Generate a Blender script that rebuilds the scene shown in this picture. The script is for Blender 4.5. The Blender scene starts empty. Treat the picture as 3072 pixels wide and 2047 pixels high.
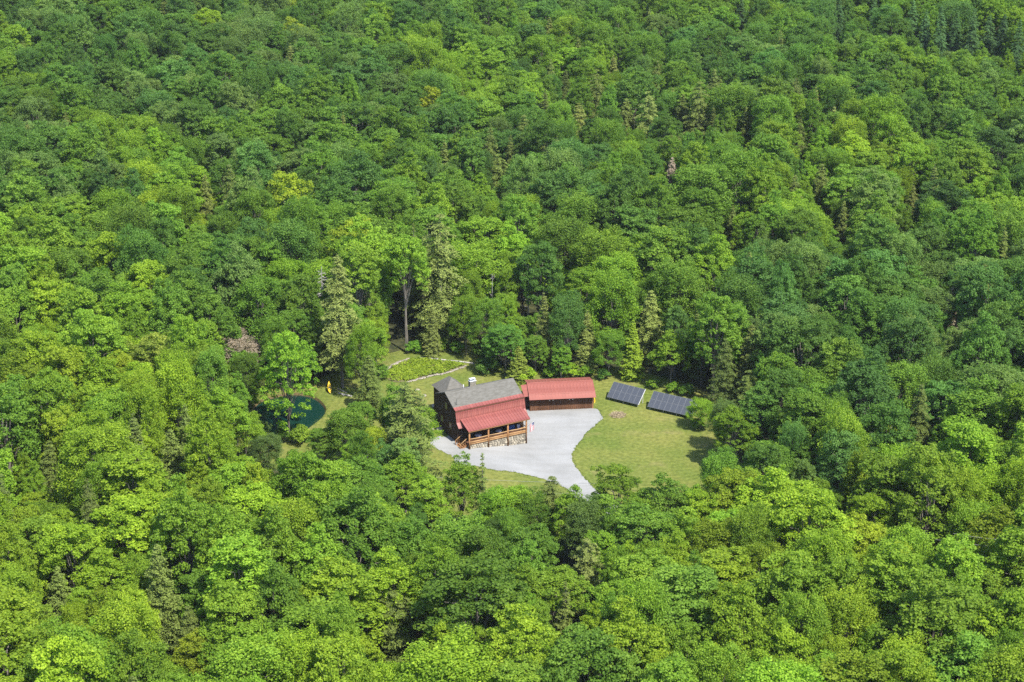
import bpy, math, random
import numpy as np
from mathutils import Vector, Matrix
from mathutils.geometry import delaunay_2d_cdt

rng = np.random.default_rng(11)
random.seed(11)
SC = bpy.context.scene
COL = SC.collection
R = math.radians

# ------------------------------------------------------------------ camera
CAM_H, LENS, PITCH = 144.0, 70.0, R(22.3)
cam_data = bpy.data.cameras.new('camera')
cam_data.lens = LENS
cam_data.sensor_width = 36.0
cam_data.clip_start = 1.0
cam_data.clip_end = 20000.0
cam = bpy.data.objects.new('camera', cam_data)
cam.location = (0, 0, CAM_H)
cam.rotation_euler = (R(90) - PITCH, 0, 0)
COL.objects.link(cam)
SC.camera = cam

# ------------------------------------------------------------------ world and sun
HAZE = 0.00004
SUN_EL = R(55)
SUN_AZ = math.atan2(0.60, -0.80)            # clockwise from +Y
world = bpy.data.worlds.new('World')
SC.world = world
world.use_nodes = True
wn = world.node_tree.nodes
wl = world.node_tree.links
bg = wn['Background']
sky = wn.new('ShaderNodeTexSky')
sky.sky_type = 'NISHITA'
sky.sun_disc = False
sky.sun_elevation = SUN_EL
sky.sun_rotation = SUN_AZ
sky.altitude = 400
wl.new(sky.outputs['Color'], bg.inputs['Color'])
bg.inputs['Strength'].default_value = 0.15
sun_data = bpy.data.lights.new('sun', 'SUN')
sun_data.energy = 4.6
sun_data.angle = R(0.53)
sun_data.color = (1.0, 0.955, 0.88)
sun = bpy.data.objects.new('sun', sun_data)
sd = Vector((math.sin(SUN_AZ) * math.cos(SUN_EL), math.cos(SUN_AZ) * math.cos(SUN_EL), math.sin(SUN_EL)))
sun.rotation_euler = sd.to_track_quat('Z', 'Y').to_euler()
sun.location = (60, 200, 160)
COL.objects.link(sun)
SC.view_settings.view_transform = 'Standard'
SC.view_settings.look = 'None'
SC.view_settings.exposure = 1.22
SC.view_settings.gamma = 1.0
SC.render.engine = 'CYCLES'
SC.cycles.max_bounces = 5
SC.cycles.diffuse_bounces = 3
SC.cycles.glossy_bounces = 2
SC.cycles.transmission_bounces = 3
SC.cycles.transparent_max_bounces = 4
SC.cycles.use_denoising = False
SC.cycles.denoiser = 'OPENIMAGEDENOISE'
SC.cycles.denoising_input_passes = 'RGB_ALBEDO_NORMAL'
SC.cycles.denoising_prefilter = 'FAST'
SC.cycles.use_adaptive_sampling = False

# ------------------------------------------------------------------ projection helpers (layout only)
FPX = 3072 * LENS / 36.0
CP, SP = math.cos(PITCH), math.sin(PITCH)
D = 3072 / 2353.0

def unproject(px, py, z=0.0):
    x = (px - 1536) / FPX
    y = -(py - 1023.5) / FPX
    d = (x, CP + y * SP, -SP + y * CP)
    t = (z - CAM_H) / d[2]
    return (t * d[0], t * d[1])

def project(x, y, z):
    zz = z - CAM_H
    f = y * CP - zz * SP
    u = y * SP + zz * CP
    return 1536 + FPX * x / f, 1023.5 - FPX * u / f, FPX / f

# house frame
HA = R(27.3)
HU = np.array([math.cos(HA), math.sin(HA)])
HV = np.array([math.sin(HA), -math.cos(HA)])
HO = np.array([-7.13, 300.60])

def sstep(a, b, x):
    t = np.clip((x - a) / (b - a), 0, 1)
    return t * t * (3 - 2 * t)

def terrain(x, y):
    x = np.asarray(x, float); y = np.asarray(y, float)
    u = (x - HO[0]) * HU[0] + (y - HO[1]) * HU[1]
    z = 1.30 * (1 - sstep(-1.5, 11.5, u)) - 0.08
    d = np.hypot((x - 5) / 1.25, y - 312)
    far = sstep(48, 140, d)
    z = z + far * (3.2 * np.sin(x * 0.021 + 1.3) * np.cos(y * 0.017 + 0.4) + 1.6 * np.sin(x * 0.047 - y * 0.031)
                   + 0.018 * np.clip(y - 380, 0, 2000))
    return z

def ground_at(px, py):
    z = 0.0
    for _ in range(4):
        x, y = unproject(px, py, z)
        z = float(terrain(x, y))
    return x, y, z

def gd(dx, dy):                              # the same in the 2353 pixel wide view
    return ground_at(dx * D, dy * D)

# ------------------------------------------------------------------ tagging
def tag(o, label=None, cat=None, group=None, kind=None):
    if label: o['label'] = label
    if cat: o['category'] = cat
    if group: o['group'] = group
    if kind: o['kind'] = kind
    return o

def link(o, parent=None):
    COL.objects.link(o)
    if parent is not None:
        o.parent = parent
    return o

def empty(name, loc=(0, 0, 0), rz=0.0):
    o = bpy.data.objects.new(name, None)
    o.location = loc
    o.rotation_euler = (0, 0, rz)
    o.empty_display_size = 0.5
    return link(o)

def mesh_obj(name, verts, faces, mat, parent=None, smooth=False):
    me = bpy.data.meshes.new(name)
    me.from_pydata([tuple(map(float, v)) for v in verts], [], faces)
    me.update()
    if smooth:
        me.polygons.foreach_set('use_smooth', [True] * len(me.polygons))
    o = bpy.data.objects.new(name, me)
    if mat is not None:
        me.materials.append(mat)
    return link(o, parent)

class MB:
    """collects shapes for one mesh"""
    def __init__(s): s.v = []; s.f = []
    def add(s, v, f):
        n = len(s.v); s.v += [tuple(map(float, p)) for p in v]; s.f += [tuple(i + n for i in q) for q in f]
        return s
    def box(s, x, y, z):
        v = [(a, b, c) for c in z for b in y for a in x]
        return s.add(v, [(0, 2, 3, 1), (4, 5, 7, 6), (0, 1, 5, 4), (2, 6, 7, 3), (0, 4, 6, 2), (1, 3, 7, 5)])
    def slab(s, pts, t):
        p = [Vector(q) for q in pts]
        n = (p[1] - p[0]).cross(p[2] - p[0]).normalized()
        if n.z < 0: n = -n; p = p[::-1]
        k = len(p)
        v = p + [q - n * t for q in p]
        f = [tuple(range(k)), tuple(range(2 * k - 1, k - 1, -1))] + [(i, k + i, k + (i + 1) % k, (i + 1) % k) for i in range(k)]
        return s.add(v, f)
    def tube(s, path, radii, seg=6, cap=True):
        path = [Vector(p) for p in path]
        n = len(path); vs = []; fs = []
        for i, p in enumerate(path):
            a = path[min(i + 1, n - 1)] - path[max(i - 1, 0)]
            a.normalize()
            t = a.cross(Vector((0, 0, 1)))
            if t.length < 1e-3: t = a.cross(Vector((1, 0, 0)))
            t.normalize(); b = a.cross(t)
            r = radii[i] if hasattr(radii, '__len__') else radii
            for k in range(seg):
                an = 2 * math.pi * k / seg
                vs.append(p + (t * math.cos(an) + b * math.sin(an)) * r)
        for i in range(n - 1):
            for k in range(seg):
                k2 = (k + 1) % seg
                fs.append((i * seg + k, i * seg + k2, (i + 1) * seg + k2, (i + 1) * seg + k))
        if cap:
            fs.append(tuple(range(seg))[::-1]); fs.append(tuple((n - 1) * seg + k for k in range(seg)))
        return s.add(vs, fs)
    def build(s, name, mat, parent=None, smooth=False):
        return mesh_obj(name, s.v, s.f, mat, parent, smooth)

# ------------------------------------------------------------------ materials
def mat_new(name):
    m = bpy.data.materials.new(name)
    m.use_nodes = True
    return m, m.node_tree.nodes, m.node_tree.links, m.node_tree.nodes['Principled BSDF']

def rgba(c): return (c[0], c[1], c[2], 1.0)

def noise_mat(name, c1, c2, scale=1.0, detail=5.0, rough=0.85, spec=0.25, bump=0.0, bscale=None, stretch=(1, 1, 1), lo=0.35, hi=0.65, per_object=0.0, metallic=0.0):
    m, n, l, p = mat_new(name)
    tc = n.new('ShaderNodeTexCoord')
    mp = n.new('ShaderNodeMapping'); mp.inputs['Scale'].default_value = stretch
    l.new(tc.outputs['Object'], mp.inputs['Vector'])
    no = n.new('ShaderNodeTexNoise'); no.inputs['Scale'].default_value = scale; no.inputs['Detail'].default_value = detail
    l.new(mp.outputs['Vector'], no.inputs['Vector'])
    cr = n.new('ShaderNodeValToRGB')
    cr.color_ramp.elements[0].position = lo; cr.color_ramp.elements[0].color = rgba(c1)
    cr.color_ramp.elements[1].position = hi; cr.color_ramp.elements[1].color = rgba(c2)
    l.new(no.outputs['Fac'], cr.inputs['Fac'])
    out = cr.outputs['Color']
    if per_object:
        oi = n.new('ShaderNodeObjectInfo')
        hs = n.new('ShaderNodeHueSaturation')
        mr = n.new('ShaderNodeMapRange')
        mr.inputs['To Min'].default_value = 1 - per_object; mr.inputs['To Max'].default_value = 1 + per_object
        l.new(oi.outputs['Random'], mr.inputs['Value']); l.new(mr.outputs['Result'], hs.inputs['Value'])
        l.new(out, hs.inputs['Color']); out = hs.outputs['Color']
    l.new(out, p.inputs['Base Color'])
    p.inputs['Roughness'].default_value = rough
    p.inputs['Specular IOR Level'].default_value = spec
    p.inputs['Metallic'].default_value = metallic
    if bump:
        nb = n.new('ShaderNodeTexNoise'); nb.inputs['Scale'].default_value = bscale or scale * 4; nb.inputs['Detail'].default_value = 6
        l.new(mp.outputs['Vector'], nb.inputs['Vector'])
        b = n.new('ShaderNodeBump'); b.inputs['Strength'].default_value = bump; b.inputs['Distance'].default_value = 0.1
        l.new(nb.outputs['Fac'], b.inputs['Height']); l.new(b.outputs['Normal'], p.inputs['Normal'])
    return m

def leaf_mat(name, trans=0.50, var=0.36, rough=0.6, spec=0.16):
    m, n, l, p = mat_new(name)
    at = n.new('ShaderNodeAttribute'); at.attribute_type = 'INSTANCER'; at.attribute_name = 'tint'
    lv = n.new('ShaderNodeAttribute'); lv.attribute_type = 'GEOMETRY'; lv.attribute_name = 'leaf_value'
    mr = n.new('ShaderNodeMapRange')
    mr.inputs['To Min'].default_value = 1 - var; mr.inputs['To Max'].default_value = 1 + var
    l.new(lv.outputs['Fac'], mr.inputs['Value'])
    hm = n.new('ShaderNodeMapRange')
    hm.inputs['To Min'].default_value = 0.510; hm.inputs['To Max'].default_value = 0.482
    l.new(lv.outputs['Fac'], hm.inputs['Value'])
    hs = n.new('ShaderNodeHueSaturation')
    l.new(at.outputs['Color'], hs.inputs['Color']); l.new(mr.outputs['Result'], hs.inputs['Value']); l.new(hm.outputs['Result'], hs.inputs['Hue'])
    l.new(hs.outputs['Color'], p.inputs['Base Color'])
    p.inputs['Roughness'].default_value = rough
    p.inputs['Specular IOR Level'].default_value = spec
    tr = n.new('ShaderNodeBsdfTranslucent')
    mx = n.new('ShaderNodeMix'); mx.data_type = 'RGBA'; mx.blend_type = 'MULTIPLY'
    mx.inputs['Factor'].default_value = 1.0
    mx.inputs['B'].default_value = (1.05, 1.20, 0.40, 1)
    l.new(hs.outputs['Color'], mx.inputs['A']); l.new(mx.outputs['Result'], tr.inputs['Color'])
    ms = n.new('ShaderNodeMixShader'); ms.inputs['Fac'].default_value = trans
    l.new(p.outputs['BSDF'], ms.inputs[1]); l.new(tr.outputs['BSDF'], ms.inputs[2])
    l.new(ms.outputs['Shader'], n['Material Output'].inputs['Surface'])
    return m

M = {}
M['leaf'] = leaf_mat('leaf')
M['needle'] = leaf_mat('needle', trans=0.22, var=0.5, rough=0.7, spec=0.2)
M['bark'] = noise_mat('bark', (0.077, 0.066, 0.052), (0.168, 0.150, 0.126), 3.0, stretch=(1, 1, 0.2), bump=0.6)
M['deadwood'] = noise_mat('deadwood', (0.210, 0.196, 0.175), (0.364, 0.350, 0.322), 3.0, stretch=(1, 1, 0.2), bump=0.4)
M['floor'] = noise_mat('forest_floor', (0.018, 0.022, 0.010), (0.055, 0.058, 0.022), 0.6, 8, 0.95, 0.1, bump=0.8, bscale=2.0)
M['grey_shingle'] = noise_mat('grey_shingle', (0.088, 0.083, 0.070), (0.122, 0.117, 0.102), 1.4, 8, 0.9, 0.2, bump=0.25, bscale=9, stretch=(1, 2.5, 2.5))
M['red_metal'] = noise_mat('red_metal', (0.165, 0.045, 0.037), (0.225, 0.073, 0.058), 0.7, 5, 0.5, 0.4, per_object=0.10, stretch=(0.6, 2, 2))
M['salmon_metal'] = noise_mat('salmon_metal', (0.185, 0.056, 0.040), (0.235, 0.078, 0.058), 0.8, 5, 0.5, 0.4, per_object=0.035)
M['log_wood'] = noise_mat('log_wood', (0.166, 0.074, 0.028), (0.296, 0.154, 0.062), 2.2, 6, 0.7, 0.25, per_object=0.22, stretch=(0.5, 3, 3))
M['rail_wood'] = noise_mat('rail_wood', (0.259, 0.148, 0.062), (0.370, 0.234, 0.111), 2.2, 6, 0.7, 0.25, per_object=0.12, stretch=(0.5, 3, 3))
M['brown_plank'] = noise_mat('brown_plank', (0.062, 0.028, 0.013), (0.117, 0.055, 0.028), 2.5, 6, 0.8, 0.2, per_object=0.25, stretch=(3, 3, 0.4))
M['dark_siding'] = noise_mat('dark_siding', (0.028, 0.016, 0.010), (0.062, 0.037, 0.022), 2.0, 6, 0.85, 0.2, stretch=(0.185, 0.185, 2.772))
M['mortar'] = noise_mat('mortar', (0.123, 0.111, 0.086), (0.203, 0.185, 0.148), 3.0)
M['stone'] = noise_mat('field_stone', (0.185, 0.157, 0.111), (0.357, 0.320, 0.253), 2.2, 5, 0.9, 0.2, bump=0.5, per_object=0.5)
M['pale_rock'] = noise_mat('pale_rock', (0.176, 0.154, 0.123), (0.299, 0.268, 0.220), 1.6, 6, 0.9, 0.2, bump=0.6, per_object=0.15)
M['steel'] = noise_mat('bright_steel', (0.382, 0.388, 0.400), (0.480, 0.487, 0.493), 2.0, 3, 0.35, 0.5)
M['alu'] = noise_mat('aluminium', (0.308, 0.308, 0.308), (0.382, 0.382, 0.382), 4.0, 3, 0.4, 0.5)
M['panel_trim'] = noise_mat('panel_trim', (0.100, 0.104, 0.108), (0.135, 0.140, 0.145), 4.0, 3, 0.4, 0.5)
M['dark_metal'] = noise_mat('dark_metal', (0.03, 0.03, 0.03), (0.06, 0.06, 0.06), 4.0, 3, 0.5, 0.4)
M['white_paint'] = noise_mat('white_paint', (0.456, 0.456, 0.444), (0.517, 0.517, 0.505), 3.0, 3, 0.6, 0.3)
M['yellow_plastic'] = noise_mat('yellow_plastic', (0.540, 0.350, 0.010), (0.600, 0.400, 0.014), 1.5, 3, 0.35, 0.5)
M['blue_cloth'] = noise_mat('blue_cloth', (0.031, 0.062, 0.172), (0.062, 0.111, 0.259), 5.0, 3, 0.9, 0.1)
M['lilac'] = noise_mat('lilac_cloth', (0.320, 0.296, 0.382), (0.456, 0.431, 0.493), 4.0, 3, 0.7, 0.3)
M['glass'] = noise_mat('window_glass', (0.02, 0.025, 0.03), (0.03, 0.04, 0.05), 1.0, 2, 0.06, 0.6)
M['cable'] = noise_mat('cable_sheath', (0.176, 0.176, 0.167), (0.246, 0.246, 0.238), 1.0, 2, 0.5, 0.4)
M['lamp_glass'] = noise_mat('lamp_glass', (0.444, 0.431, 0.394), (0.505, 0.493, 0.462), 2.0, 2, 0.3, 0.5)

def lawn_mat():
    m, n, l, p = mat_new('lawn_grass')
    tc = n.new('ShaderNodeTexCoord')
    def noise(scale, det, rot=0.0, st=(1, 1, 1)):
        mp = n.new('ShaderNodeMapping'); mp.inputs['Rotation'].default_value = (0, 0, rot); mp.inputs['Scale'].default_value = st
        l.new(tc.outputs['Object'], mp.inputs['Vector'])
        x = n.new('ShaderNodeTexNoise'); x.inputs['Scale'].default_value = scale; x.inputs['Detail'].default_value = det
        l.new(mp.outputs['Vector'], x.inputs['Vector']); return x.outputs['Fac']
    def ramp(f, a, b, lo=0.35, hi=0.65):
        r = n.new('ShaderNodeValToRGB'); r.color_ramp.elements[0].position = lo; r.color_ramp.elements[1].position = hi
        r.color_ramp.elements[0].color = rgba(a); r.color_ramp.elements[1].color = rgba(b); l.new(f, r.inputs['Fac']); return r.outputs['Color']
    def mix(f, a, b, mode='MIX'):
        x = n.new('ShaderNodeMix'); x.data_type = 'RGBA'; x.blend_type = mode
        if isinstance(f, float): x.inputs['Factor'].default_value = f
        else: l.new(f, x.inputs['Factor'])
        l.new(a, x.inputs['A']); l.new(b, x.inputs['B']); return x.outputs['Result']
    big = ramp(noise(0.10, 4), (0.092, 0.125, 0.024), (0.144, 0.152, 0.039))
    fine = ramp(noise(1.6, 8), (0.62, 0.64, 0.55), (1.25, 1.22, 1.15), 0.25, 0.75)
    # mowing passes: rings round the middle of the lawn
    mp = n.new('ShaderNodeMapping'); mp.inputs['Location'].default_value = (-24.0, -309.0, 0)
    l.new(tc.outputs['Object'], mp.inputs['Vector'])
    wv = n.new('ShaderNodeTexWave'); wv.wave_type = 'RINGS'; wv.rings_direction = 'Z'
    wv.inputs['Scale'].default_value = 0.26; wv.inputs['Distortion'].default_value = 2.6; wv.inputs['Detail'].default_value = 2; wv.inputs['Detail Scale'].default_value = 0.6
    l.new(mp.outputs['Vector'], wv.inputs['Vector'])
    mow = ramp(wv.outputs['Fac'], (0.955, 0.965, 0.95), (1.04, 1.03, 1.04), 0.2, 0.8)
    c = mix(1.0, mix(1.0, big, fine, 'MULTIPLY'), mow, 'MULTIPLY')
    dry = n.new('ShaderNodeRGB'); dry.outputs[0].default_value = (0.205, 0.168, 0.075, 1)
    dm = n.new('ShaderNodeMapRange'); dm.inputs['From Min'].default_value = 0.58; dm.inputs['From Max'].default_value = 0.78; dm.inputs['To Max'].default_value = 0.7
    l.new(noise(0.17, 7), dm.inputs['Value'])
    c = mix(dm.outputs['Result'], c, dry.outputs[0])
    l.new(c, p.inputs['Base Color'])
    p.inputs['Roughness'].default_value = 0.9; p.inputs['Specular IOR Level'].default_value = 0.1
    b = n.new('ShaderNodeBump'); b.inputs['Strength'].default_value = 0.7; b.inputs['Distance'].default_value = 0.12
    l.new(noise(3.5, 8), b.inputs['Height']); l.new(b.outputs['Normal'], p.inputs['Normal'])
    return m
M['lawn'] = lawn_mat()

def gravel_mat():
    m, n, l, p = mat_new('crushed_gravel')
    tc = n.new('ShaderNodeTexCoord')
    def noise(scale, det, st=(1, 1, 1), rot=0):
        mp = n.new('ShaderNodeMapping'); mp.inputs['Scale'].default_value = st; mp.inputs['Rotation'].default_value = (0, 0, rot)
        l.new(tc.outputs['Object'], mp.inputs['Vector'])
        x = n.new('ShaderNodeTexNoise'); x.inputs['Scale'].default_value = scale; x.inputs['Detail'].default_value = det
        l.new(mp.outputs['Vector'], x.inputs['Vector']); return x.outputs['Fac']
    def ramp(f, a, b, lo, hi):
        r = n.new('ShaderNodeValToRGB'); r.color_ramp.elements[0].position = lo; r.color_ramp.elements[1].position = hi
        r.color_ramp.elements[0].color = rgba(a); r.color_ramp.elements[1].color = rgba(b); l.new(f, r.inputs['Fac']); return r.outputs['Color']
    def mul(a, b):
        x = n.new('ShaderNodeMix'); x.data_type = 'RGBA'; x.blend_type = 'MULTIPLY'; x.inputs['Factor'].default_value = 1.0
        l.new(a, x.inputs['A']); l.new(b, x.inputs['B']); return x.outputs['Result']
    c = ramp(noise(0.18, 5), (0.196, 0.197, 0.190), (0.256, 0.257, 0.250), 0.3, 0.7)
    c = mul(c, ramp(noise(6.0, 6), (0.86, 0.86, 0.86), (1.10, 1.10, 1.10), 0.3, 0.7))
    c = mul(c, ramp(noise(0.55, 5, (0.22, 1.6, 1), R(-38)), (0.955, 0.95, 0.94), (1.02, 1.02, 1.025), 0.38, 0.6))
    l.new(c, p.inputs['Base Color']); p.inputs['Roughness'].default_value = 0.95; p.inputs['Specular IOR Level'].default_value = 0.15
    b = n.new('ShaderNodeBump'); b.inputs['Strength'].default_value = 0.5; b.inputs['Distance'].default_value = 0.06
    l.new(noise(5, 8), b.inputs['Height']); l.new(b.outputs['Normal'], p.inputs['Normal'])
    return m
M['gravel'] = gravel_mat()

def water_mat():
    m, n, l, p = mat_new('pond_water')
    p.inputs['Base Color'].default_value = (0.004, 0.022, 0.016, 1)
    p.inputs['Roughness'].default_value = 0.06
    p.inputs['IOR'].default_value = 1.33
    tc = n.new('ShaderNodeTexCoord'); no = n.new('ShaderNodeTexNoise')
    no.inputs['Scale'].default_value = 1.4; no.inputs['Detail'].default_value = 3
    l.new(tc.outputs['Object'], no.inputs['Vector'])
    b = n.new('ShaderNodeBump'); b.inputs['Strength'].default_value = 0.10; b.inputs['Distance'].default_value = 0.05
    l.new(no.outputs['Fac'], b.inputs['Height']); l.new(b.outputs['Normal'], p.inputs['Normal'])
    return m
M['water'] = water_mat()
M['bank'] = noise_mat('pond_bank_soil', (0.062, 0.046, 0.022), (0.117, 0.089, 0.037), 1.5, 6, 0.95, 0.1)
M['soil'] = noise_mat('garden_soil', (0.062, 0.062, 0.025), (0.136, 0.123, 0.055), 1.2, 6, 0.95, 0.1)

def solar_mat():
    m, n, l, p = mat_new('solar_cells')
    tc = n.new('ShaderNodeTexCoord')
    br = n.new('ShaderNodeTexBrick')
    br.offset = 0.0; br.inputs['Scale'].default_value = 1.0
    br.inputs['Color1'].default_value = (0.040, 0.043, 0.050, 1); br.inputs['Color2'].default_value = (0.046, 0.049, 0.057, 1)
    br.inputs['Mortar'].default_value = (0.10, 0.11, 0.12, 1)
    br.inputs['Mortar Size'].default_value = 0.006; br.inputs['Brick Width'].default_value = 0.16; br.inputs['Row Height'].default_value = 0.16
    l.new(tc.outputs['Object'], br.inputs['Vector'])
    l.new(br.outputs['Color'], p.inputs['Base Color'])
    p.inputs['Roughness'].default_value = 0.22; p.inputs['Specular IOR Level'].default_value = 0.65
    return m
M['solar'] = solar_mat()

def flag_mat():
    m, n, l, p = mat_new('flag_print')
    tc = n.new('ShaderNodeTexCoord'); sx = n.new('ShaderNodeSeparateXYZ')
    l.new(tc.outputs['UV'], sx.inputs['Vector'])
    def math_(op, a, b=None, c=None):
        x = n.new('ShaderNodeMath'); x.operation = op
        for i, q in enumerate((a, b)):
            if q is None: continue
            if isinstance(q, (int, float)): x.inputs[i].default_value = q
            else: l.new(q, x.inputs[i])
        return x.outputs[0]
    U_, V_ = sx.outputs['X'], sx.outputs['Y']
    par = math_('MODULO', math_('FLOOR', math_('MULTIPLY', V_, 13.0)), 2.0)
    stripe = n.new('ShaderNodeMix'); stripe.data_type = 'RGBA'
    stripe.inputs['A'].default_value = (0.55, 0.03, 0.04, 1); stripe.inputs['B'].default_value = (0.80, 0.78, 0.76, 1)
    l.new(par, stripe.inputs['Factor'])
    cant = math_('MULTIPLY', math_('LESS_THAN', U_, 0.40), math_('GREATER_THAN', V_, 6 / 13.0))
    fu = math_('SUBTRACT', math_('FRACT', math_('MULTIPLY', U_, 27.5)), 0.5)
    fv = math_('SUBTRACT', math_('FRACT', math_('MULTIPLY', V_, 16.7)), 0.5)
    star = math_('LESS_THAN', math_('ADD', math_('MULTIPLY', fu, fu), math_('MULTIPLY', fv, fv)), 0.06)
    blue = n.new('ShaderNodeMix'); blue.data_type = 'RGBA'
    blue.inputs['A'].default_value = (0.02, 0.035, 0.14, 1); blue.inputs['B'].default_value = (0.8, 0.8, 0.8, 1)
    l.new(star, blue.inputs['Factor'])
    fin = n.new('ShaderNodeMix'); fin.data_type = 'RGBA'
    l.new(cant, fin.inputs['Factor']); l.new(stripe.outputs['Result'], fin.inputs['A']); l.new(blue.outputs['Result'], fin.inputs['B'])
    l.new(fin.outputs['Result'], p.inputs['Base Color']); p.inputs['Roughness'].default_value = 0.8
    return m
M['flag'] = flag_mat()

# ------------------------------------------------------------------ ground sheets
def px_poly(pts, ox, oy, s):
    return [(ox + x / s, oy + y / s) for x, y in pts]

def smooth_closed(pts, n=4):
    P = np.array(pts, float); k = len(P); out = []
    for i in range(k):
        p0, p1, p2, p3 = P[i - 1], P[i], P[(i + 1) % k], P[(i + 2) % k]
        for t in np.linspace(0, 1, n, endpoint=False):
            out.append(0.5 * ((2 * p1) + (-p0 + p2) * t + (2 * p0 - 5 * p1 + 4 * p2 - p3) * t * t + (-p0 + 3 * p1 - 3 * p2 + p3) * t ** 3))
    return np.array(out)

def inside(poly, x, y):
    x = np.asarray(x, float); y = np.asarray(y, float)
    r = np.zeros(x.shape, bool); k = len(poly)
    for i in range(k):
        x1, y1 = poly[i]; x2, y2 = poly[(i + 1) % k]
        if y1 == y2: continue
        c = ((y1 > y) != (y2 > y)) & (x < (x2 - x1) * (y - y1) / (y2 - y1) + x1)
        r ^= c
    return r

def to_ground(pxpts):
    return [ground_at(x, y)[:2] for x, y in pxpts]

def sheet(name, poly, mat, lift, step=2.0, holes=(), zfun=None, jitter=0.0):
    """a sheet that follows the ground inside a closed outline"""
    loops = [np.array(poly)] + [np.array(h) for h in holes]
    pts = []; edges = []
    for lp in loops:
        n0 = len(pts); k = len(lp)
        pts += [tuple(p) for p in lp]; edges += [(n0 + i, n0 + (i + 1) % k) for i in range(k)]
    mn = loops[0].min(0); mx = loops[0].max(0)
    gx, gy = np.meshgrid(np.arange(mn[0], mx[0], step), np.arange(mn[1], mx[1], step))
    gx = gx.ravel() + rng.uniform(-.1, .1, gx.size) * step; gy = gy.ravel() + rng.uniform(-.1, .1, gy.size) * step
    ok = inside(loops[0], gx, gy)
    for h in loops[1:]: ok &= ~inside(h, gx, gy)
    pts += list(zip(gx[ok], gy[ok]))
    res = delaunay_2d_cdt([Vector(p) for p in pts], edges, [], 0, 1e-4)
    v2 = np.array([tuple(v) for v in res[0]]); fc = [tuple(f) for f in res[2]]
    cen = np.array([v2[list(f)].mean(0) for f in fc])
    keep = inside(loops[0], cen[:, 0], cen[:, 1])
    for h in loops[1:]: keep &= ~inside(h, cen[:, 0], cen[:, 1])
    z = (zfun or terrain)(v2[:, 0], v2[:, 1]) + lift
    fs = []
    for f, kk in zip(fc, keep):
        if not kk: continue
        a, b, c = v2[f[0]], v2[f[1]], v2[f[2]]
        if (b[0] - a[0]) * (c[1] - a[1]) - (b[1] - a[1]) * (c[0] - a[0]) < 0: f = f[::-1]
        fs.append(f)
    o = mesh_obj(name, [(a[0], a[1], b) for a, b in zip(v2, z)], fs, mat, None, True)
    return o

# pond outline from its shore
POND = smooth_closed(to_ground(px_poly([(900, 722), (1000, 770), (1075, 845), (1092, 905), (1050, 985), (955, 1065), (860, 1132), (760, 1185), (620, 1215),
        (480, 1200), (340, 1120), (240, 1010), (215, 900), (290, 800), (430, 745), (600, 712), (760, 700)], 700, 1000, 3.92)), 4)
pc = POND.mean(0)
POND_Z = float(terrain(*pc)) - 0.40

# gravel drive: yard, then down between the trees
drive_px = px_poly([(1240, 600), (1400, 580), (1750, 580), (2085, 572), (2150, 620), (2182, 690), (2100, 765), (2000, 855), (1900, 985), (1832, 1085), (1832, 1180),
        (1880, 1270), (1960, 1380), (2020, 1435), (2090, 1520), (2250, 1620)], 1250, 1080, 3.92)
drive_px += [(2000, 1572), (2130, 1622), (2390, 1722), (2740, 1830), (3000, 1930), (2960, 1975), (2700, 1880), (2350, 1772), (2090, 1668), (1900, 1604)]
drive_px += px_poly([(2000, 1740), (1850, 1600), (1790, 1535), (1700, 1482), (1560, 1424), (1300, 1352), (1100, 1312), (900, 1292), (680, 1250), (470, 1225), (425, 1135), (250, 1052), (175, 1000),
        (140, 940), (260, 900), (420, 880)], 1250, 1080, 3.92)
DRIVE = smooth_closed(to_ground(drive_px), 9)
DRIVE = DRIVE + rng.normal(0, .10, DRIVE.shape)

# mown ground round the house, out under the first trees
lawn_d = [(700, 880), (780, 850), (880, 815), (980, 790), (1090, 790), (1150, 840), (1300, 845), (1400, 845), (1500, 862), (1620, 900), (1680, 960), (1700, 1060),
          (1700, 1160), (1560, 1190), (1420, 1240), (1270, 1230), (1120, 1210), (1000, 1180), (900, 1130), (780, 1100), (640, 1080), (520, 1020), (500, 940), (580, 900)]
LAWN = smooth_closed([gd(*p)[:2] for p in lawn_d], 4)

def terrain_mesh():
    xs = np.concatenate([np.linspace(-6000, -320, 14), np.arange(-300, 301, 4.0), np.linspace(320, 6000, 14)])
    ys = np.concatenate([np.linspace(-1500, 120, 8), np.arange(136, 900, 4.0), np.linspace(930, 14000, 18)])
    X, Y = np.meshgrid(xs, ys)
    Z = terrain(np.clip(X, -600, 600), np.clip(Y, 0, 1500))
    lawnm = inside(LAWN, X, Y)
    Z = Z - 0.25 * lawnm
    dp = np.hypot((X - pc[0]), (Y - pc[1]))
    Z = Z - 2.2 * (1 - sstep(8, 13, dp))
    Z += np.where(lawnm, 0, rng.normal(0, .12, Z.shape))
    ny, nx = X.shape
    v = np.stack([X, Y, Z], -1).reshape(-1, 3)
    i = (np.arange(ny - 1)[:, None] * nx + np.arange(nx - 1)[None]).ravel()
    f = np.stack([i, i + 1, i + nx + 1, i + nx], 1)
    o = mesh_obj('ground', v, [tuple(map(int, q)) for q in f], M['floor'], None, True)
    tag(o, 'dark leaf covered forest floor under the trees', None, None, 'structure')
terrain_mesh()
tag(sheet('lawn', LAWN, M['lawn'], 0.0, 1.6, [POND]), 'mown yellow-green lawn round the house and drive', None, None, 'structure')
tag(sheet('driveway', DRIVE, M['gravel'], 0.03, 1.6), 'pale grey gravel drive and yard in front of the garage', None, None, 'structure')
wpoly = pc + (POND - pc) * 0.985
tag(sheet('pond_water', wpoly, M['water'], 0, 3.0, (), lambda x, y: np.full(np.shape(x), POND_Z)), 'dark teal pond water with a curved grassy shore', None, None, 'structure')
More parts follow.
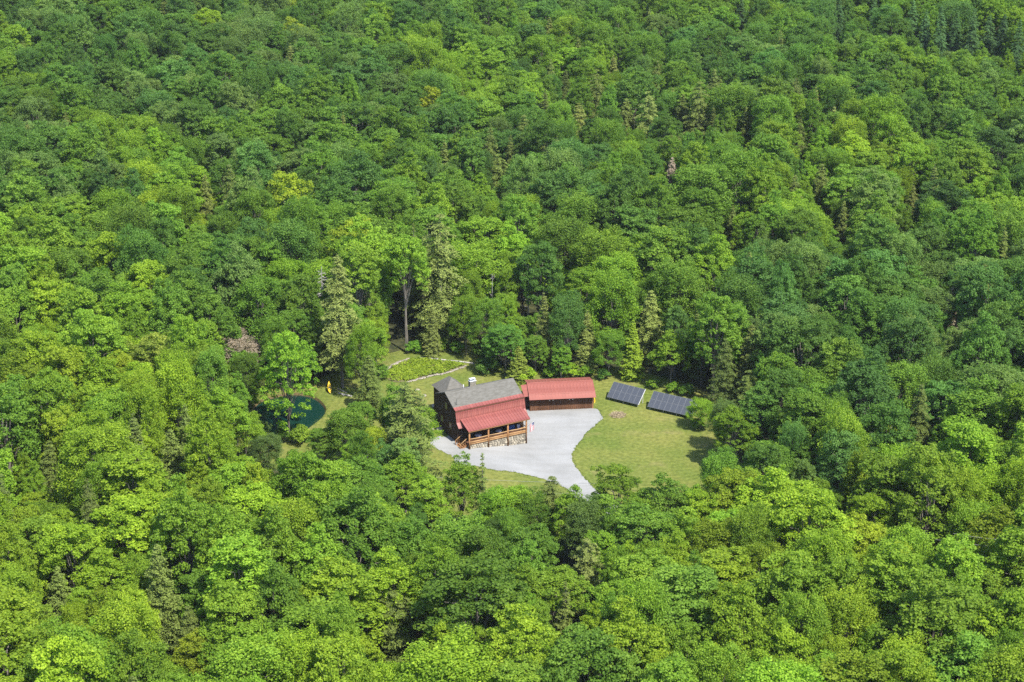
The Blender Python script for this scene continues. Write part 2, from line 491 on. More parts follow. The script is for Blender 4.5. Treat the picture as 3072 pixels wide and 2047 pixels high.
k = len(POND); bv = []; bf = []
for r_, q in ((1.0, 0), (0.965, 1), (0.86, 2)):
    for p in POND:
        w = pc + (p - pc) * r_
        zz = [float(terrain(*p)), POND_Z - 0.02, POND_Z - 1.2][q]
        bv.append((w[0], w[1], zz))
for a in range(2):
    for i in range(k):
        bf.append((a * k + i, a * k + (i + 1) % k, (a + 1) * k + (i + 1) % k, (a + 1) * k + i))
tag(mesh_obj('pond_bank', bv, bf, M['bank'], None, True), 'low brown soil bank at the edge of the pond', None, None, 'structure')

# ------------------------------------------------------------------ the house
def house():
    zg = 0
    root = empty('farmhouse', (HO[0], HO[1], 0), HA)
    tag(root, 'brown log house with grey gable roof, red metal lower roofs and stone based porch', 'house')
    X0, X1 = -1.0, 12.0
    # walls
    prof = [(2.95, 0.0), (2.95, 5.2), (3.35, 6.95), (3.95, 7.22), (7.2, 8.82), (10.75, 7.25), (10.75, 0.0)]
    for xw, xi in ((-0.72, -0.47), (11.75, 11.5)):
        m = MB(); kk = len(prof)
        v = [(xw, y, z) for y, z in prof] + [(xi, y, z) for y, z in prof]
        f = [tuple(range(kk)), tuple(range(2 * kk - 1, kk - 1, -1))] + [(i, kk + i, kk + (i + 1) % kk, (i + 1) % kk) for i in range(kk)]
        m.add(v, f); g = m.build('gable_wall', M['dark_siding'], root)
        s = -1 if xw < 0 else 1
        for (yy, zz) in ((5.6, 3.4), (8.9, 3.4), (7.2, 6.4)):
            w = MB().box((xw + s * 0.03 - .03, xw + s * 0.03 + .03), (yy - .5, yy + .5), (zz - .6, zz + .6)).build('window', M['glass'], root)
            fm = MB()
            for a, b in (((yy - .58, yy + .58), (zz + .6, zz + .7)), ((yy - .58, yy + .58), (zz - .7, zz - .6)), ((yy - .58, yy - .5), (zz - .6, zz + .6)), ((yy + .5, yy + .58), (zz - .6, zz + .6))):
                fm.box((xw + s * .05 - .045, xw + s * .05 + .045), a, b)
            fm.build('window_frame', M['brown_plank'], w)
    MB().box((-.47, 11.5), (2.95, 3.15), (0.0, 5.15)).build('front_wall', M['dark_siding'], root)
    MB().box((-.47, 11.5), (10.5, 10.72), (0.0, 7.2)).build('back_wall', M['dark_siding'], root)
    # front wall openings on the porch
    for xx in (2.0, 6.0, 9.2):
        w = MB().box((xx - .55, xx + .55), (2.90, 2.93), (2.8, 4.1)).build('window', M['glass'], root)
        fm = MB()
        for a, b in (((xx - .63, xx + .63), (4.1, 4.2)), ((xx - .63, xx + .63), (2.7, 2.8)), ((xx - .63, xx - .55), (2.8, 4.1)), ((xx + .55, xx + .63), (2.8, 4.1)), ((xx - .03, xx + .03), (2.8, 4.1))):
            fm.box(a, (2.86, 2.945), b)
        fm.build('window_frame', M['rail_wood'], w)
    d = MB().box((3.7, 4.6), (2.88, 2.94), (2.02, 4.1)).build('door', M['brown_plank'], root)
    MB().tube([(4.48, 2.86, 3.0), (4.48, 2.82, 3.0)], .035).build('handle', M['steel'], d)
    # grey roof
    MB().slab([(X0, 3.95, 7.38), (X1, 3.95, 7.38), (X1, 7.2, 9.0), (X0, 7.2, 9.0)], .16).build('roof_slope', M['grey_shingle'], root)
    MB().slab([(X0, 7.2, 8.997), (X1, 7.2, 8.997), (X1, 11.05, 7.32), (X0, 11.05, 7.32)], .16).build('roof_slope', M['grey_shingle'], root)
    MB().slab([(X0, 7.05, 8.955), (X1, 7.05, 8.955), (X1, 7.2, 9.035), (X0, 7.2, 9.035)], .03).slab([(X0, 7.2, 9.035), (X1, 7.2, 9.035), (X1, 7.35, 8.96), (X0, 7.35, 8.96)], .03).build('ridge_cap', M['grey_shingle'], root)
    # metal roofs, one sheet after another, each with its raised seam
    def metal(x0, x1, top, low, n, part, mat):
        w = (x1 - x0) / n
        a = Vector((0, top[0], top[1])); b = Vector((0, low[0], low[1]))
        d_ = (b - a); nn = Vector((1, 0, 0)).cross(d_).normalized()
        if nn.z < 0: nn = -nn
        m = MB()
        t = nn * .04
        def strip(u0, u1, h0, h1):
            v = [Vector((u0, 0, 0)) + a + nn * h0, Vector((u1, 0, 0)) + a + nn * h0, Vector((u1, 0, 0)) + b + nn * h0, Vector((u0, 0, 0)) + b + nn * h0]
            v += [q + nn * (h1 - h0) for q in v]
            m.add(v, [(0, 1, 2, 3)[::-1], (4, 5, 6, 7), (0, 4, 7, 3)[::-1], (1, 2, 6, 5)[::-1], (0, 1, 5, 4)[::-1], (3, 7, 6, 2)[::-1]])
        strip(0, w - .05, 0, .03)
        strip(w - .05, w, 0, .075)
        o = m.build(part, mat, root); o.location.x = x0
        for i in range(1, n):
            c = o.copy(); c.location.x = x0 + w * i; link(c, root)
    metal(X0, X1, (3.95, 7.37), (3.15, 7.07), 22, 'eave_panel', M['red_metal'])
    metal(X0, X1, (3.17, 7.03), (2.75, 5.12), 40, 'mansard_panel', M['red_metal'])
    metal(X0, X1, (2.78, 5.10), (1.9, 4.32), 24, 'skirt_panel', M['red_metal'])
    metal(-.28, 11.3, (3.02, 5.62), (-.35, 4.57), 22, 'porch_roof_panel', M['red_metal'])
    MB().box((X0 - .02, X1 + .02), (3.02, 3.14), (6.93, 7.02)).build('fascia', M['brown_plank'], root)
    MB().box((-.25, 11.27), (-.30, -.18), (4.36, 4.52)).build('porch_beam', M['log_wood'], root)
    MB().slab([(-.2, 2.9, 5.5), (11.2, 2.9, 5.5), (11.2, -.1, 4.55), (-.2, -.1, 4.55)], .05).build('porch_ceiling', M['brown_plank'], root)
    # porch
    px = [0.05, 3.60, 7.25, 10.75]; pg_ = [1.0, .5, .2, -.3]
    MB().box((0.0, 10.85), (0.05, 2.94), (1.84, 2.0)).build('porch_floor', M['brown_plank'], root)
    for x, z in zip(px, pg_):
        MB().tube([(x, 0, z), (x, 0, 2.6), (x, 0.02, 4.4)], [.17, .155, .15], 8).build('post', M['log_wood'], root, True)
    MB().tube([(10.75, 2.6, -.3), (10.75, 2.6, 4.9)], [.15, .14], 8).build('post', M['log_wood'], root, True)
    for i in range(3):
        a, b = px[i] + .17, px[i + 1] - .17
        MB().tube([(a - .05, 0, 2.98), ((a + b) / 2, -.02, 2.94), (b + .05, 0, 2.98)], .085, 7).build('handrail', M['rail_wood'], root, True)
        for zz, mt in ((2.06, 'rail_wood'), (2.24, 'log_wood'), (2.42, 'rail_wood'), (2.74, 'brown_plank')):
            MB().tube([(a, 0.02, zz), (b, 0.02, zz)], .085 if zz < 2.7 else .06, 7).build('rail_log', M[mt], root, True)
    MB().tube([(10.75, .1, 2.98), (10.75, 2.5, 2.98)], .085, 7).build('handrail', M['rail_wood'], root, True)
    for zz in (2.1, 2.35, 2.6):
        MB().tube([(10.75, .1, zz), (10.75, 2.5, zz)], .08, 7).build('rail_log', M['log_wood'], root, True)
    # stone base
    MB().box((.05, 10.72), (0.10, .38), (-.5, 1.84)).build('foundation', M['mortar'], root)
    MB().box((10.42, 10.72), (.39, 2.94), (-.5, 1.84)).build('foundation', M['mortar'], root)
    MB().box((.05, .35), (.39, 2.94), (-.5, 1.84)).build('foundation', M['mortar'], root)
    protos = []
    for q in range(7):
        k_ = random.randint(5, 7); ang = sorted(random.uniform(0, 1) * .5 + j for j in range(k_))
        ring = [(math.cos(2 * math.pi * a / k_) * random.uniform(.80, 1.02), math.sin(2 * math.pi * a / k_) * random.uniform(.80, 1.02)) for a in ang]
        v = [(c * .5, .03, s * .5) for c, s in ring] + [(c * .42, -.09, s * .42) for c, s in ring]
        f = [tuple(range(k_, 2 * k_))] + [(i, (i + 1) % k_, k_ + (i + 1) % k_, k_ + i) for i in range(k_)]
        me = bpy.data.meshes.new('stone'); me.from_pydata(v, [], f); me.update(); me.materials.append(M['stone']); protos.append(me)
    def lay(x0, x1, zlow, side=False):
        z = 1.70
        while z > zlow(x0 if zlow(x0) < zlow(x1) else x1) - .2:
            h = random.uniform(.28, .42); x = x0 + random.uniform(-.1, .05)
            while x < x1 - .12:
                w = random.uniform(.30, .62)
                if z - h / 2 > zlow(x) - .15:
                    o = bpy.data.objects.new('stone', random.choice(protos)); link(o, root)
                    xc = min(x + w / 2, x1 - .15)
                    o.location = (xc, .10, z - h / 2 + .1 + random.uniform(-.05, .05)) if not side else (10.72, xc, z - h / 2 + .1)
                    if side: o.rotation_euler = (0, random.uniform(-.3, .3), math.pi / 2)
                    else: o.rotation_euler = (0, random.uniform(-.35, .35), 0)
                    o.scale = (w * 1.12, random.uniform(.6, 1.3), h * 1.15)
                x += w
            z -= h
    for i in range(3):
        lay(px[i] + .16, px[i + 1] - .16, lambda x: 1.15 - x * .12)
    # steps at the end of the porch
    for i in range(4):
        z = 1.84 - i * .19
        MB().box((-.36 - i * .30, -.04 - i * .30), (.75, 2.45), (z - .07, z)).build('tread', M['log_wood'], root)
        MB().box((-.10 - i * .30, -.06 - i * .30), (.78, 2.42), (z - .19, z - .075)).build('riser', M['brown_plank'], root)
    for yy in (.70, 2.50):
        MB().slab([(-.02, yy - .03, 1.86), (-1.35, yy - .03, 1.02), (-1.35, yy + .03, 1.02), (-.02, yy + .03, 1.86)], .28).build('stringer', M['log_wood'], root)
        MB().tube([(-.02, yy, 2.92), (-1.38, yy, 2.02)], .06, 6).build('stair_rail', M['rail_wood'], root, True)
        MB().tube([(-1.32, yy, .9), (-1.32, yy, 2.1)], .07, 6).build('newel', M['log_wood'], root, True)
        for t in (.25, .5, .75):
            MB().tube([(-.02 - 1.34 * t, yy, 1.8 - .84 * t), (-.02 - 1.34 * t, yy, 2.9 - .88 * t)], .03, 5).build('baluster', M['log_wood'], root)
    # chimney, vent and mast
    ch = MB().box((4.05, 5.15), (7.75, 8.45), (8.3, 9.62)).build('chimney', M['mortar'], root)
    MB().box((3.98, 5.22), (7.68, 8.52), (9.62, 9.70)).build('chimney_cap', M['steel'], ch)
    for x in (4.3, 4.9):
        MB().tube([(x, 8.1, 9.69), (x, 8.1, 10.0)], .13, 8).build('flue', M['alu'], ch, True)
    MB().box((4.08, 5.12), (7.78, 8.42), (10.0, 10.06)).build('rain_cap', M['steel'], ch)
    MB().tube([(2.75, 7.7, 8.6), (2.75, 7.7, 9.42)], .075, 8).build('vent_pipe', M['white_paint'], root, True)
    an = MB().tube([(-.15, 4.35, 7.5), (-.15, 4.35, 8.75)], .03, 5).build('antenna', M['dark_metal'], root)
    MB().tube([(-.45, 4.35, 7.75), (.0, 4.3, 7.55)], .022, 5).tube([(-.35, 4.1, 8.3), (.05, 4.6, 8.3)], .018, 5).build('antenna_arm', M['dark_metal'], an)
    # wing with a hip roof behind
    wx0, wx1, wy0, wy1 = .75, 5.55, 10.9, 16.3
    MB().box((wx0 + .3, wx1 - .3), (wy0 - .15, wy1 - .3), (.0, 6.35)).build('wing_wall', M['dark_siding'], root)
    a, b, c, d_ = (wx0, wy0, 6.45), (wx1, wy0, 6.45), (wx1, wy1, 6.45), (wx0, wy1, 6.45)
    p1, p2 = (3.05, 13.2, 8.6), (3.05, 13.9, 8.6)
    for pts in ([a, b, p1], [b, c, p2, p1], [c, d_, p2], [d_, a, p1, p2]):
        MB().slab(pts, .12).build('hip_roof', M['grey_shingle'], root)
    MB().tube([p1, b], .05, 5).tube([p1, a], .05, 5).build('hip_cap', M['grey_shingle'], root)
    return root
HOUSE = house()

def hw(u, y, z):                             # house local -> world
    p = HO + HU * u - HV * y
    return (p[0], p[1], z)

# porch furniture
def table(u, y, label):
    t = empty('porch_table', hw(u, y, 2.003), HA)
    tag(t, label, 'table', 'tables on the porch')
    n = 14
    v = [(math.cos(2 * math.pi * i / n) * .58, math.sin(2 * math.pi * i / n) * .58, z) for z in (.70, .74) for i in range(n)]
    f = [tuple(range(n))[::-1], tuple(range(n, 2 * n))] + [(i, (i + 1) % n, n + (i + 1) % n, n + i) for i in range(n)]
    mesh_obj('table_top', v, f, M['lilac'], t)
    MB().tube([(0, 0, .04), (0, 0, .70)], [.06, .05], 8).build('pedestal', M['dark_metal'], t, True)
    for k_ in range(4):
        a = k_ * math.pi / 2 + .4
        MB().tube([(0, 0, .14), (math.cos(a) * .4, math.sin(a) * .4, .025)], .025, 5).build('foot', M['dark_metal'], t)
def chair(u, y, rz, label, seat='blue_cloth', wide=.55):
    t = empty('porch_chair', hw(u, y, 2.003), HA + rz)
    tag(t, label, 'chair', 'seats on the porch')
    w = wide / 2
    MB().box((-w, w), (-.26, .26), (.38, .48)).build('seat', M[seat], t)
    MB().slab([(-w, .24, .50), (w, .24, .50), (w, .36, 1.0), (-w, .36, 1.0)], .07).build('backrest', M[seat], t)
    for sx in (-1, 1):
        for sy in (-1, 1):
            MB().tube([(sx * (w - .04), sy * .22, 0), (sx * (w - .04), sy * .22, .38)], .025, 5).build('leg', M['dark_metal'], t)
        MB().tube([(sx * (w + .02), -.24, .66), (sx * (w + .02), .28, .68)], .025, 5).build('armrest', M['dark_metal'], t)
table(2.35, 1.35, 'round lilac topped table on the porch near the steps')
table(6.2, 1.35, 'round lilac topped table in the middle bay of the porch')
chair(5.1, 1.2, .9, 'dark framed chair beside the middle porch table', 'dark_metal')
chair(1.2, 1.5, .9, 'dark framed chair at the step end of the porch', 'dark_metal')
chair(8.75, 1.3, 0.1, 'wide blue cushioned seat in the bay by the flag', 'blue_cloth', 1.35)
chair(9.95, 1.2, -.3, 'lilac cushioned chair at the flag end of the porch', 'lilac', .6)

# flag on a staff at the corner post
def flag():
    t = empty('flag', hw(10.95, -.05, 3.0), HA)
    tag(t, 'striped flag with a starry blue corner hanging at the porch corner post', 'flag')
    a = Vector((0, 0, .1)); b = Vector((.85, -.75, 1.2))
    MB().tube([a, b], .022, 6).build('flag_staff', M['white_paint'], t, True)
    nu, nv = 18, 12; v = []; uv = []
    for j in range(nv + 1):
        for i in range(nu + 1):
            s, q = i / nu, j / nv                 # s along the fly (hangs down), q across the hoist
            top = a.lerp(b, .35 + .63 * q)
            p = top + Vector((.10 * s * (1 - q) + .04 * math.sin(q * 9 + s * 3) * (.3 + s), .05 * math.sin(q * 11 + s * 2) * (.3 + s), -1.45 * s - .25 * (1 - q) * 0))
            p.x += (.5 - q) * -.35 * s * .4
            v.append(p); uv.append((s, q))
    f = [(j * (nu + 1) + i, j * (nu + 1) + i + 1, (j + 1) * (nu + 1) + i + 1, (j + 1) * (nu + 1) + i) for j in range(nv) for i in range(nu)]
    o = mesh_obj('flag_cloth', v, f, M['flag'], t, True)
    ul = o.data.uv_layers.new(name='UVMap')
    for lp in o.data.loops: ul.data[lp.index].uv = uv[lp.vertex_index]
flag()

# ------------------------------------------------------------------ the garage
GA = R(6.0)
GO = (3.2, 318.85)
def gw(x, y, z):
    return (GO[0] + math.cos(GA) * x - math.sin(GA) * y, GO[1] + math.sin(GA) * x + math.cos(GA) * y, z)
def garage():
    root = empty('garage', (GO[0], GO[1], 0), GA)
    tag(root, 'long low brown plank garage with salmon red metal roof', 'garage')
    W, DP = 11.15, 6.6
    n = 30; w = W / n
    plank = MB().box((.008, w - .008), (0, .05), (-.3, 3.0)).build('plank', M['brown_plank'], root)
    for i in range(1, n):
        c = plank.copy(); c.location.x = i * w; link(c, root)
        c.location.y = random.choice((0, .012, -.012))
    MB().box((.02, W - .02), (.065, .2), (-.3, 3.02)).build('front_wall', M['dark_siding'], root)
    MB().box((.02, W - .02), (DP - .15, DP), (-.3, 2.75)).build('back_wall', M['dark_siding'], root)
    pr = [(0.0, -.3), (0.0, 2.92), (.3, 3.0), (3.3, 3.85), (DP, 2.95), (DP, -.3)]
    for xw, xi in ((-.06, .015), (W + .06, W - .015)):
        k_ = len(pr)
        MB().add([(xw, y, z) for y, z in pr] + [(xi, y, z) for y, z in pr],
                 [tuple(range(k_)), tuple(range(2 * k_ - 1, k_ - 1, -1))] + [(i, k_ + i, k_ + (i + 1) % k_, (i + 1) % k_) for i in range(k_)]).build('gable_wall', M['brown_plank'], root)
    def panels(top, low, n_, part, x0=-.25, x1=W + .35):
        ww = (x1 - x0) / n_
        m = MB()
        a = Vector((0, *top)); b = Vector((0, *low)); nn = Vector((1, 0, 0)).cross(b - a).normalized()
        if nn.z < 0: nn = -nn
        for u0, u1, h in ((0, ww - .03, .035), (ww - .03, ww, .055)):
            v = [a + Vector((u0, 0, 0)), a + Vector((u1, 0, 0)), b + Vector((u1, 0, 0)), b + Vector((u0, 0, 0))]
            v += [q + nn * h for q in v]
            m.add(v, [(3, 2, 1, 0), (4, 5, 6, 7), (0, 1, 5, 4), (1, 2, 6, 5), (2, 3, 7, 6), (3, 0, 4, 7)])
        o = m.build(part, M['salmon_metal'], root); o.location.x = x0
        for i in range(1, n_):
            c = o.copy(); c.location.x = x0 + i * ww; link(c, root)
    panels((3.3, 3.90), (.3, 3.08), 20, 'roof_panel')
    panels((.27, 3.098), (-.95, 2.42), 20, 'eave_panel')
    panels((3.3, 3.90), (DP + .5, 2.85), 20, 'back_roof_panel')
    MB().slab([(-.26, 3.16, 3.925), (W + .36, 3.16, 3.925), (W + .36, 3.3, 3.975), (-.26, 3.3, 3.975)], .02).slab([(-.26, 3.3, 3.975), (W + .36, 3.3, 3.975), (W + .36, 3.46, 3.92), (-.26, 3.46, 3.92)], .02).build('ridge_cap', M['salmon_metal'], root)
    for i, x in enumerate((3.35, 4.0, 6.9, 7.5)):
        lm = MB().tube([(x, -.02, 2.02), (x, -.16, 2.02)], [.06, .05], 8).build('wall_lamp', M['dark_metal'], root)
        MB().tube([(x, -.16, 2.06), (x, -.20, 1.98), (x, -.21, 1.86)], [.09, .12, .10], 8).build('lamp_globe', M['lamp_glass'], lm, True)
    # two pairs of doors
    for x0 in (1.1, 5.0, 8.2):
        for z in (.35, 1.7):
            MB().box((x0, x0 + 2.0), (-.035, -.014), (z, z + .14)).build('door_batten', M['brown_plank'], root)
    MB().box((W - .14, W + .02), (-.06, -.013), (-.2, 2.4)).build('corner_post', M['log_wood'], root)
    MB().box((-.02, .12), (-.06, -.013), (-.2, 2.4)).build('corner_post', M['brown_plank'], root)
    # passage to the house
    MB().slab([(-1.35, 3.1, 3.62), (-.30, 3.1, 3.72), (-.30, .1, 2.75), (-1.05, .1, 2.65)], .06).build('passage_roof', M['salmon_metal'], root)
    MB().box((-1.0, -.07), (1.2, 1.35), (-.3, 2.9)).build('passage_wall', M['dark_siding'], root)
    return root
garage()

# ------------------------------------------------------------------ kayaks
def kayak(name, mat_, label, loc, mtx, L=2.9):
    root = empty(name, loc)
    root.rotation_euler = mtx.to_euler()
    tag(root, label, 'kayak', 'yellow kayaks')
    ns, nr = 15, 10; v = []; f = []
    for i in range(ns):
        t = -1 + 2 * i / (ns - 1)
        w = .34 * max(0.02, (1 - abs(t) ** 2.4)); h = .16 * max(.12, (1 - abs(t) ** 4)); rise = .16 * abs(t) ** 3
        for k_ in range(nr):
            a = 2 * math.pi * k_ / nr
            y = math.cos(a) * w; z = math.sin(a) * h
            if z > 0: z *= .75
            v.append((t * L / 2, y, z + rise))
    for i in range(ns - 1):
        for k_ in range(nr):
            f.append((i * nr + k_, i * nr + (k_ + 1) % nr, (i + 1) * nr + (k_ + 1) % nr, (i + 1) * nr + k_))
    f += [tuple(range(nr))[::-1], tuple((ns - 1) * nr + k_ for k_ in range(nr))]
    mesh_obj('hull', v, f, mat_, root, True)
    n = 12
    ring = [Vector((math.cos(2 * math.pi * i / n) * .42, math.sin(2 * math.pi * i / n) * .21, .135)) for i in range(n + 1)]
    MB().tube(ring, .028, 5, False).build('cockpit_rim', M['dark_metal'], root, True)
    MB().box((-.2, .1), (-.15, .15), (.122, .15)).build('seat', M['dark_metal'], root)
    return root
mk = Matrix.Rotation(R(100), 3, 'Z') @ Matrix.Rotation(R(-38), 3, 'Y') @ Matrix.Rotation(R(8), 3, 'X')
kx, ky, kz = ground_at(988, 1180)
kayak('kayak', M['yellow_plastic'], 'yellow kayak propped against a trunk by the pond', (kx, ky + .5, kz + .85), mk, 2.5)
mk2 = Matrix.Rotation(GA, 3, 'Z') @ Matrix.Rotation(R(90), 3, 'Z') @ Matrix.Rotation(R(-80), 3, 'X')
kayak('kayak', M['yellow_plastic'], 'yellow kayak standing on edge along the garage end wall', gw(11.15 + .34, 1.35, 0.95), mk2)

# ------------------------------------------------------------------ solar arrays
def solar(name, a, yaw, cols, label):
    root = empty(name, (a[0], a[1], float(terrain(*a))), yaw)
    tag(root, label, 'solar array', 'solar arrays on the lawn')
    tilt = R(40); zb = .62
    ex = Vector((1, 0, 0)); ey = Vector((0, math.cos(tilt), math.sin(tilt))); nz = Vector((0, -math.sin(tilt), math.cos(tilt)))
    o = Vector((0, 0, zb))
    w, h = 1.06, 1.60
    def lbox(x, y, z):
        m = MB(); v = []
        for c in z:
            for b in y:
                for aa in x: v.append(o + ex * aa + ey * b + nz * c)
        return m.add(v, [(0, 2, 3, 1), (4, 5, 7, 6), (0, 1, 5, 4), (2, 6, 7, 3), (0, 4, 6, 2), (1, 3, 7, 5)])
    base = None
    mtx = Matrix((ex, ey, nz)).transposed()
    for r_ in range(2):
        for c in range(cols):
            if base is None:
                base = MB().box((.03, w - .03), (.03, h - .03), (0, .03)).build('solar_panel', M['solar'], root)
                fr = MB()
                for x, y in (((.0, .03), (0, h)), ((w - .03, w), (0, h)), ((.03, w - .03), (0, .03)), ((.03, w - .03), (h - .03, h))): fr.box(x, y, (-.012, .036))
                frame = fr.build('panel_frame', M['panel_trim'], base)
                p, q = base, frame
            else:
                p = base.copy(); link(p, root); q = frame.copy(); link(q, p)
            p.matrix_local = Matrix.Translation(o + ex * (c * (w + .006)) + ey * (r_ * (h + .02))) @ mtx.to_4x4()
    L = cols * (w + .006)
    for y in (.35, 1.3, 1.95, 2.9):
        lbox((0, L), (y, y + .06), (-.10, -.016)).build('rail', M['alu'], root)
    lbox((L + .004, L + .05), (0, 3.22), (-.08, .045)).build('end_trim', M['white_paint'], root)
    nleg = 4 if cols > 6 else 3
    for i in range(nleg):
        x = .35 + (L - .7) * i / (nleg - 1)
        yf, yb = .35 * math.cos(tilt), 2.95 * math.cos(tilt)
        MB().tube([(x, yf, -.2), (x, yf, zb + .35 * math.sin(tilt) - .08)], .045, 6).build('front_leg', M['alu'], root)
        MB().tube([(x, yb, -.2), (x, yb, zb + 2.95 * math.sin(tilt) - .12)], .05, 6).build('back_leg', M['white_paint'], root)
        MB().tube([(x, yf, .15), (x, yb, 1.6)], .03, 5).build('brace', M['alu'], root)
solar('solar_array', (16.85, 323.6), R(-32.5), 6, 'smaller dark solar array of twelve panels beside the garage')
solar('solar_array', (23.80, 319.4), R(-30.0), 8, 'longer dark solar array of sixteen panels by the small tree')

# ------------------------------------------------------------------ stones, edging, logs, brush, cables
def rock_mesh(seed, k=26):
    r = np.random.default_rng(seed)
    import bmesh
    bm = bmesh.new(); bmesh.ops.create_icosphere(bm, subdivisions=2, radius=1.0)
    off = r.normal(0, 1, 3)
    for v in bm.verts:
        c = v.co
        v.co = c * (1 + .22 * math.sin(3.1 * c.x + off[0]) * math.cos(2.7 * c.y + off[1]) + .15 * math.sin(5 * c.z + off[2]))
    me = bpy.data.meshes.new('rock'); bm.to_mesh(me); bm.free(); me.materials.append(M['pale_rock'])
    return me
ROCKS = [rock_mesh(i) for i in range(5)]
def boulder(px, py, s, label):
    x, y, z = ground_at(px, py)
    o = bpy.data.objects.new('boulder', random.choice(ROCKS)); o.location = (x, y, z + s * .25)
    o.scale = (s, s * .8, s * .62); o.rotation_euler = (0, 0, random.uniform(0, 6)); link(o)
    tag(o, label, 'boulder', 'pale boulders by the house')
boulder(1319, 1292, .75, 'rounded pale boulder nearest the porch steps')
boulder(1293, 1293, .60, 'small pale boulder second out from the porch steps')
boulder(1303, 1221, .62, 'pale boulder beside the shaded gable wall')
boulder(1268, 1318, .55, 'pale boulder at the tip of the gravel yard')
boulder(1271, 1190, .5, 'small pale boulder below the garden edging')
boulder(1252, 1172, .45, 'smallest pale boulder at the end of the garden edging')

def edging(pts_px, n, s, label, name='stone_edging'):
    P = [ground_at(*p) for p in pts_px]
    root = empty(name, P[0]); tag(root, label, 'edging', 'pale garden edgings')
    seg = np.array(P); d = np.r_[0, np.cumsum(np.hypot(*np.diff(seg[:, :2], axis=0).T))]
    for i in range(n):
        t = d[-1] * (i + .5) / n
        x, y = np.interp(t, d, seg[:, 0]), np.interp(t, d, seg[:, 1])
        o = bpy.data.objects.new('edging_stone', random.choice(ROCKS)); link(o, root)
        o.location = (x - P[0][0] + random.uniform(-.12, .12), y - P[0][1] + random.uniform(-.15, .15), float(terrain(x, y)) - P[0][2] + .10)
        w = d[-1] / n * .56
        o.scale = (w * random.uniform(.8, 1.25), s * random.uniform(.7, 1.3), s * random.uniform(.5, .9)); o.rotation_euler = (0, 0, random.uniform(-.5, .5))
z6 = lambda a, b: (1100 + a / 6.533, 1030 + b / 6.533)
edging([z6(290, 590), z6(420, 500), z6(600, 390), z6(830, 310)], 13, .22, 'curved row of pale stones along the tree side of the garden')
edging([z6(800, 770), z6(1100, 690), z6(1300, 640), z6(1620, 580), z6(1950, 450)], 30, .24, 'row of pale stones between the garden bed and back lawn')
def timber(p, q, r_, label, h=.1):
    a = ground_at(*p); b = ground_at(*q)
    root = empty('log', a); tag(root, label, 'log', 'pale logs on the ground')
    v = Vector(b) - Vector(a)
    MB().tube([(0, 0, h), v * .5 + Vector((0, 0, h + .03)), v + Vector((0, 0, h))], [r_, r_ * .95, r_ * .8], 8).build('stem', M['deadwood'], root, True)
    MB().tube([v * .62 + Vector((0, 0, h)), v * .62 + Vector((.15, -.25, h + .25))], [r_ * .45, r_ * .3], 6).build('branch_stub', M['deadwood'], root, True)
timber(z6(1040, 290), z6(1560, 340), .14, 'long pale log at the far edge of the garden bed')
timber(z6(1580, 345), z6(2110, 405), .16, 'second pale log running on towards the dark shrubs')
z5 = lambda a, b: (700 + a / 3.92, 1000 + b / 3.92)
timber(z5(1225, 660), z5(1330, 705), .10, 'thin grey log near the spruce trunk')
timber(z5(1240, 715), z5(1395, 748), .16, 'thick pale log on the grass by the spruce trunk')
timber(z5(1215, 690), z5(1300, 740), .09, 'short grey log against the spruce trunk')

def brush_pile():
    x, y, z = gd(1420, 955)
    root = empty('brush_pile', (x, y, z)); tag(root, 'round pile of dry brown brush on the lawn', 'brush pile')
    mt = noise_mat('dry_twig', (0.20, 0.15, 0.085), (0.38, 0.31, 0.20), 3.0)
    m = MB()
    for i in range(330):
        a = random.uniform(0, 6.28); r_ = math.sqrt(random.random()) * 1.35
        c = Vector((math.cos(a) * r_, math.sin(a) * r_ * .95, random.uniform(.02, .45 * (1 - (r_ / 1.5) ** 2) + .05)))
        d_ = Vector((random.gauss(0, 1), random.gauss(0, 1), random.gauss(0, .35))).normalized() * random.uniform(.25, .6)
        m.tube([c - d_, c + d_], [.022, .012], 3, False)
    o = m.build('twigs', mt, root); o['kind'] = 'stuff'
    me = ROCKS[2]
    b = bpy.data.objects.new('mound', me.copy()); b.data.materials.clear(); b.data.materials.append(M['soil']); link(b, root); b.scale = (1.3, 1.2, .16)
brush_pile()

def cable(p, q, zp, zq, sag, label):
    a = Vector((*unproject(p[0] * D, p[1] * D, zp), zp)); b = Vector((*unproject(q[0] * D, q[1] * D, zq), zq))
    path = [a.lerp(b, t) - Vector((0, 0, sag * 4 * t * (1 - t))) for t in np.linspace(0, 1, 13)]
    o = MB().tube(path, .02, 5).build('power_cable', M['cable'])
    tag(o, label, 'cable', 'overhead cables')
cable((880, 1089), (1400, 1112), 8.0, 8.0, .25, 'thin pale cable strung over the grass in front of the drive')
cable((1000, 1124), (1340, 1134), 8.0, 8.0, .2, 'second lower cable close to the front trees')
cable((2190, 1226), (2300, 1240), 14.5, 14.5, .1, 'upper cable glimpsed between yellow trees near the frame edge')
cable((2150, 1240), (2290, 1256), 14.0, 14.0, .1, 'lower cable glimpsed between yellow trees near the frame edge')

# ------------------------------------------------------------------ foliage meshes
def nrmz(a): return a / np.maximum(np.linalg.norm(a, axis=1, keepdims=True), 1e-9)

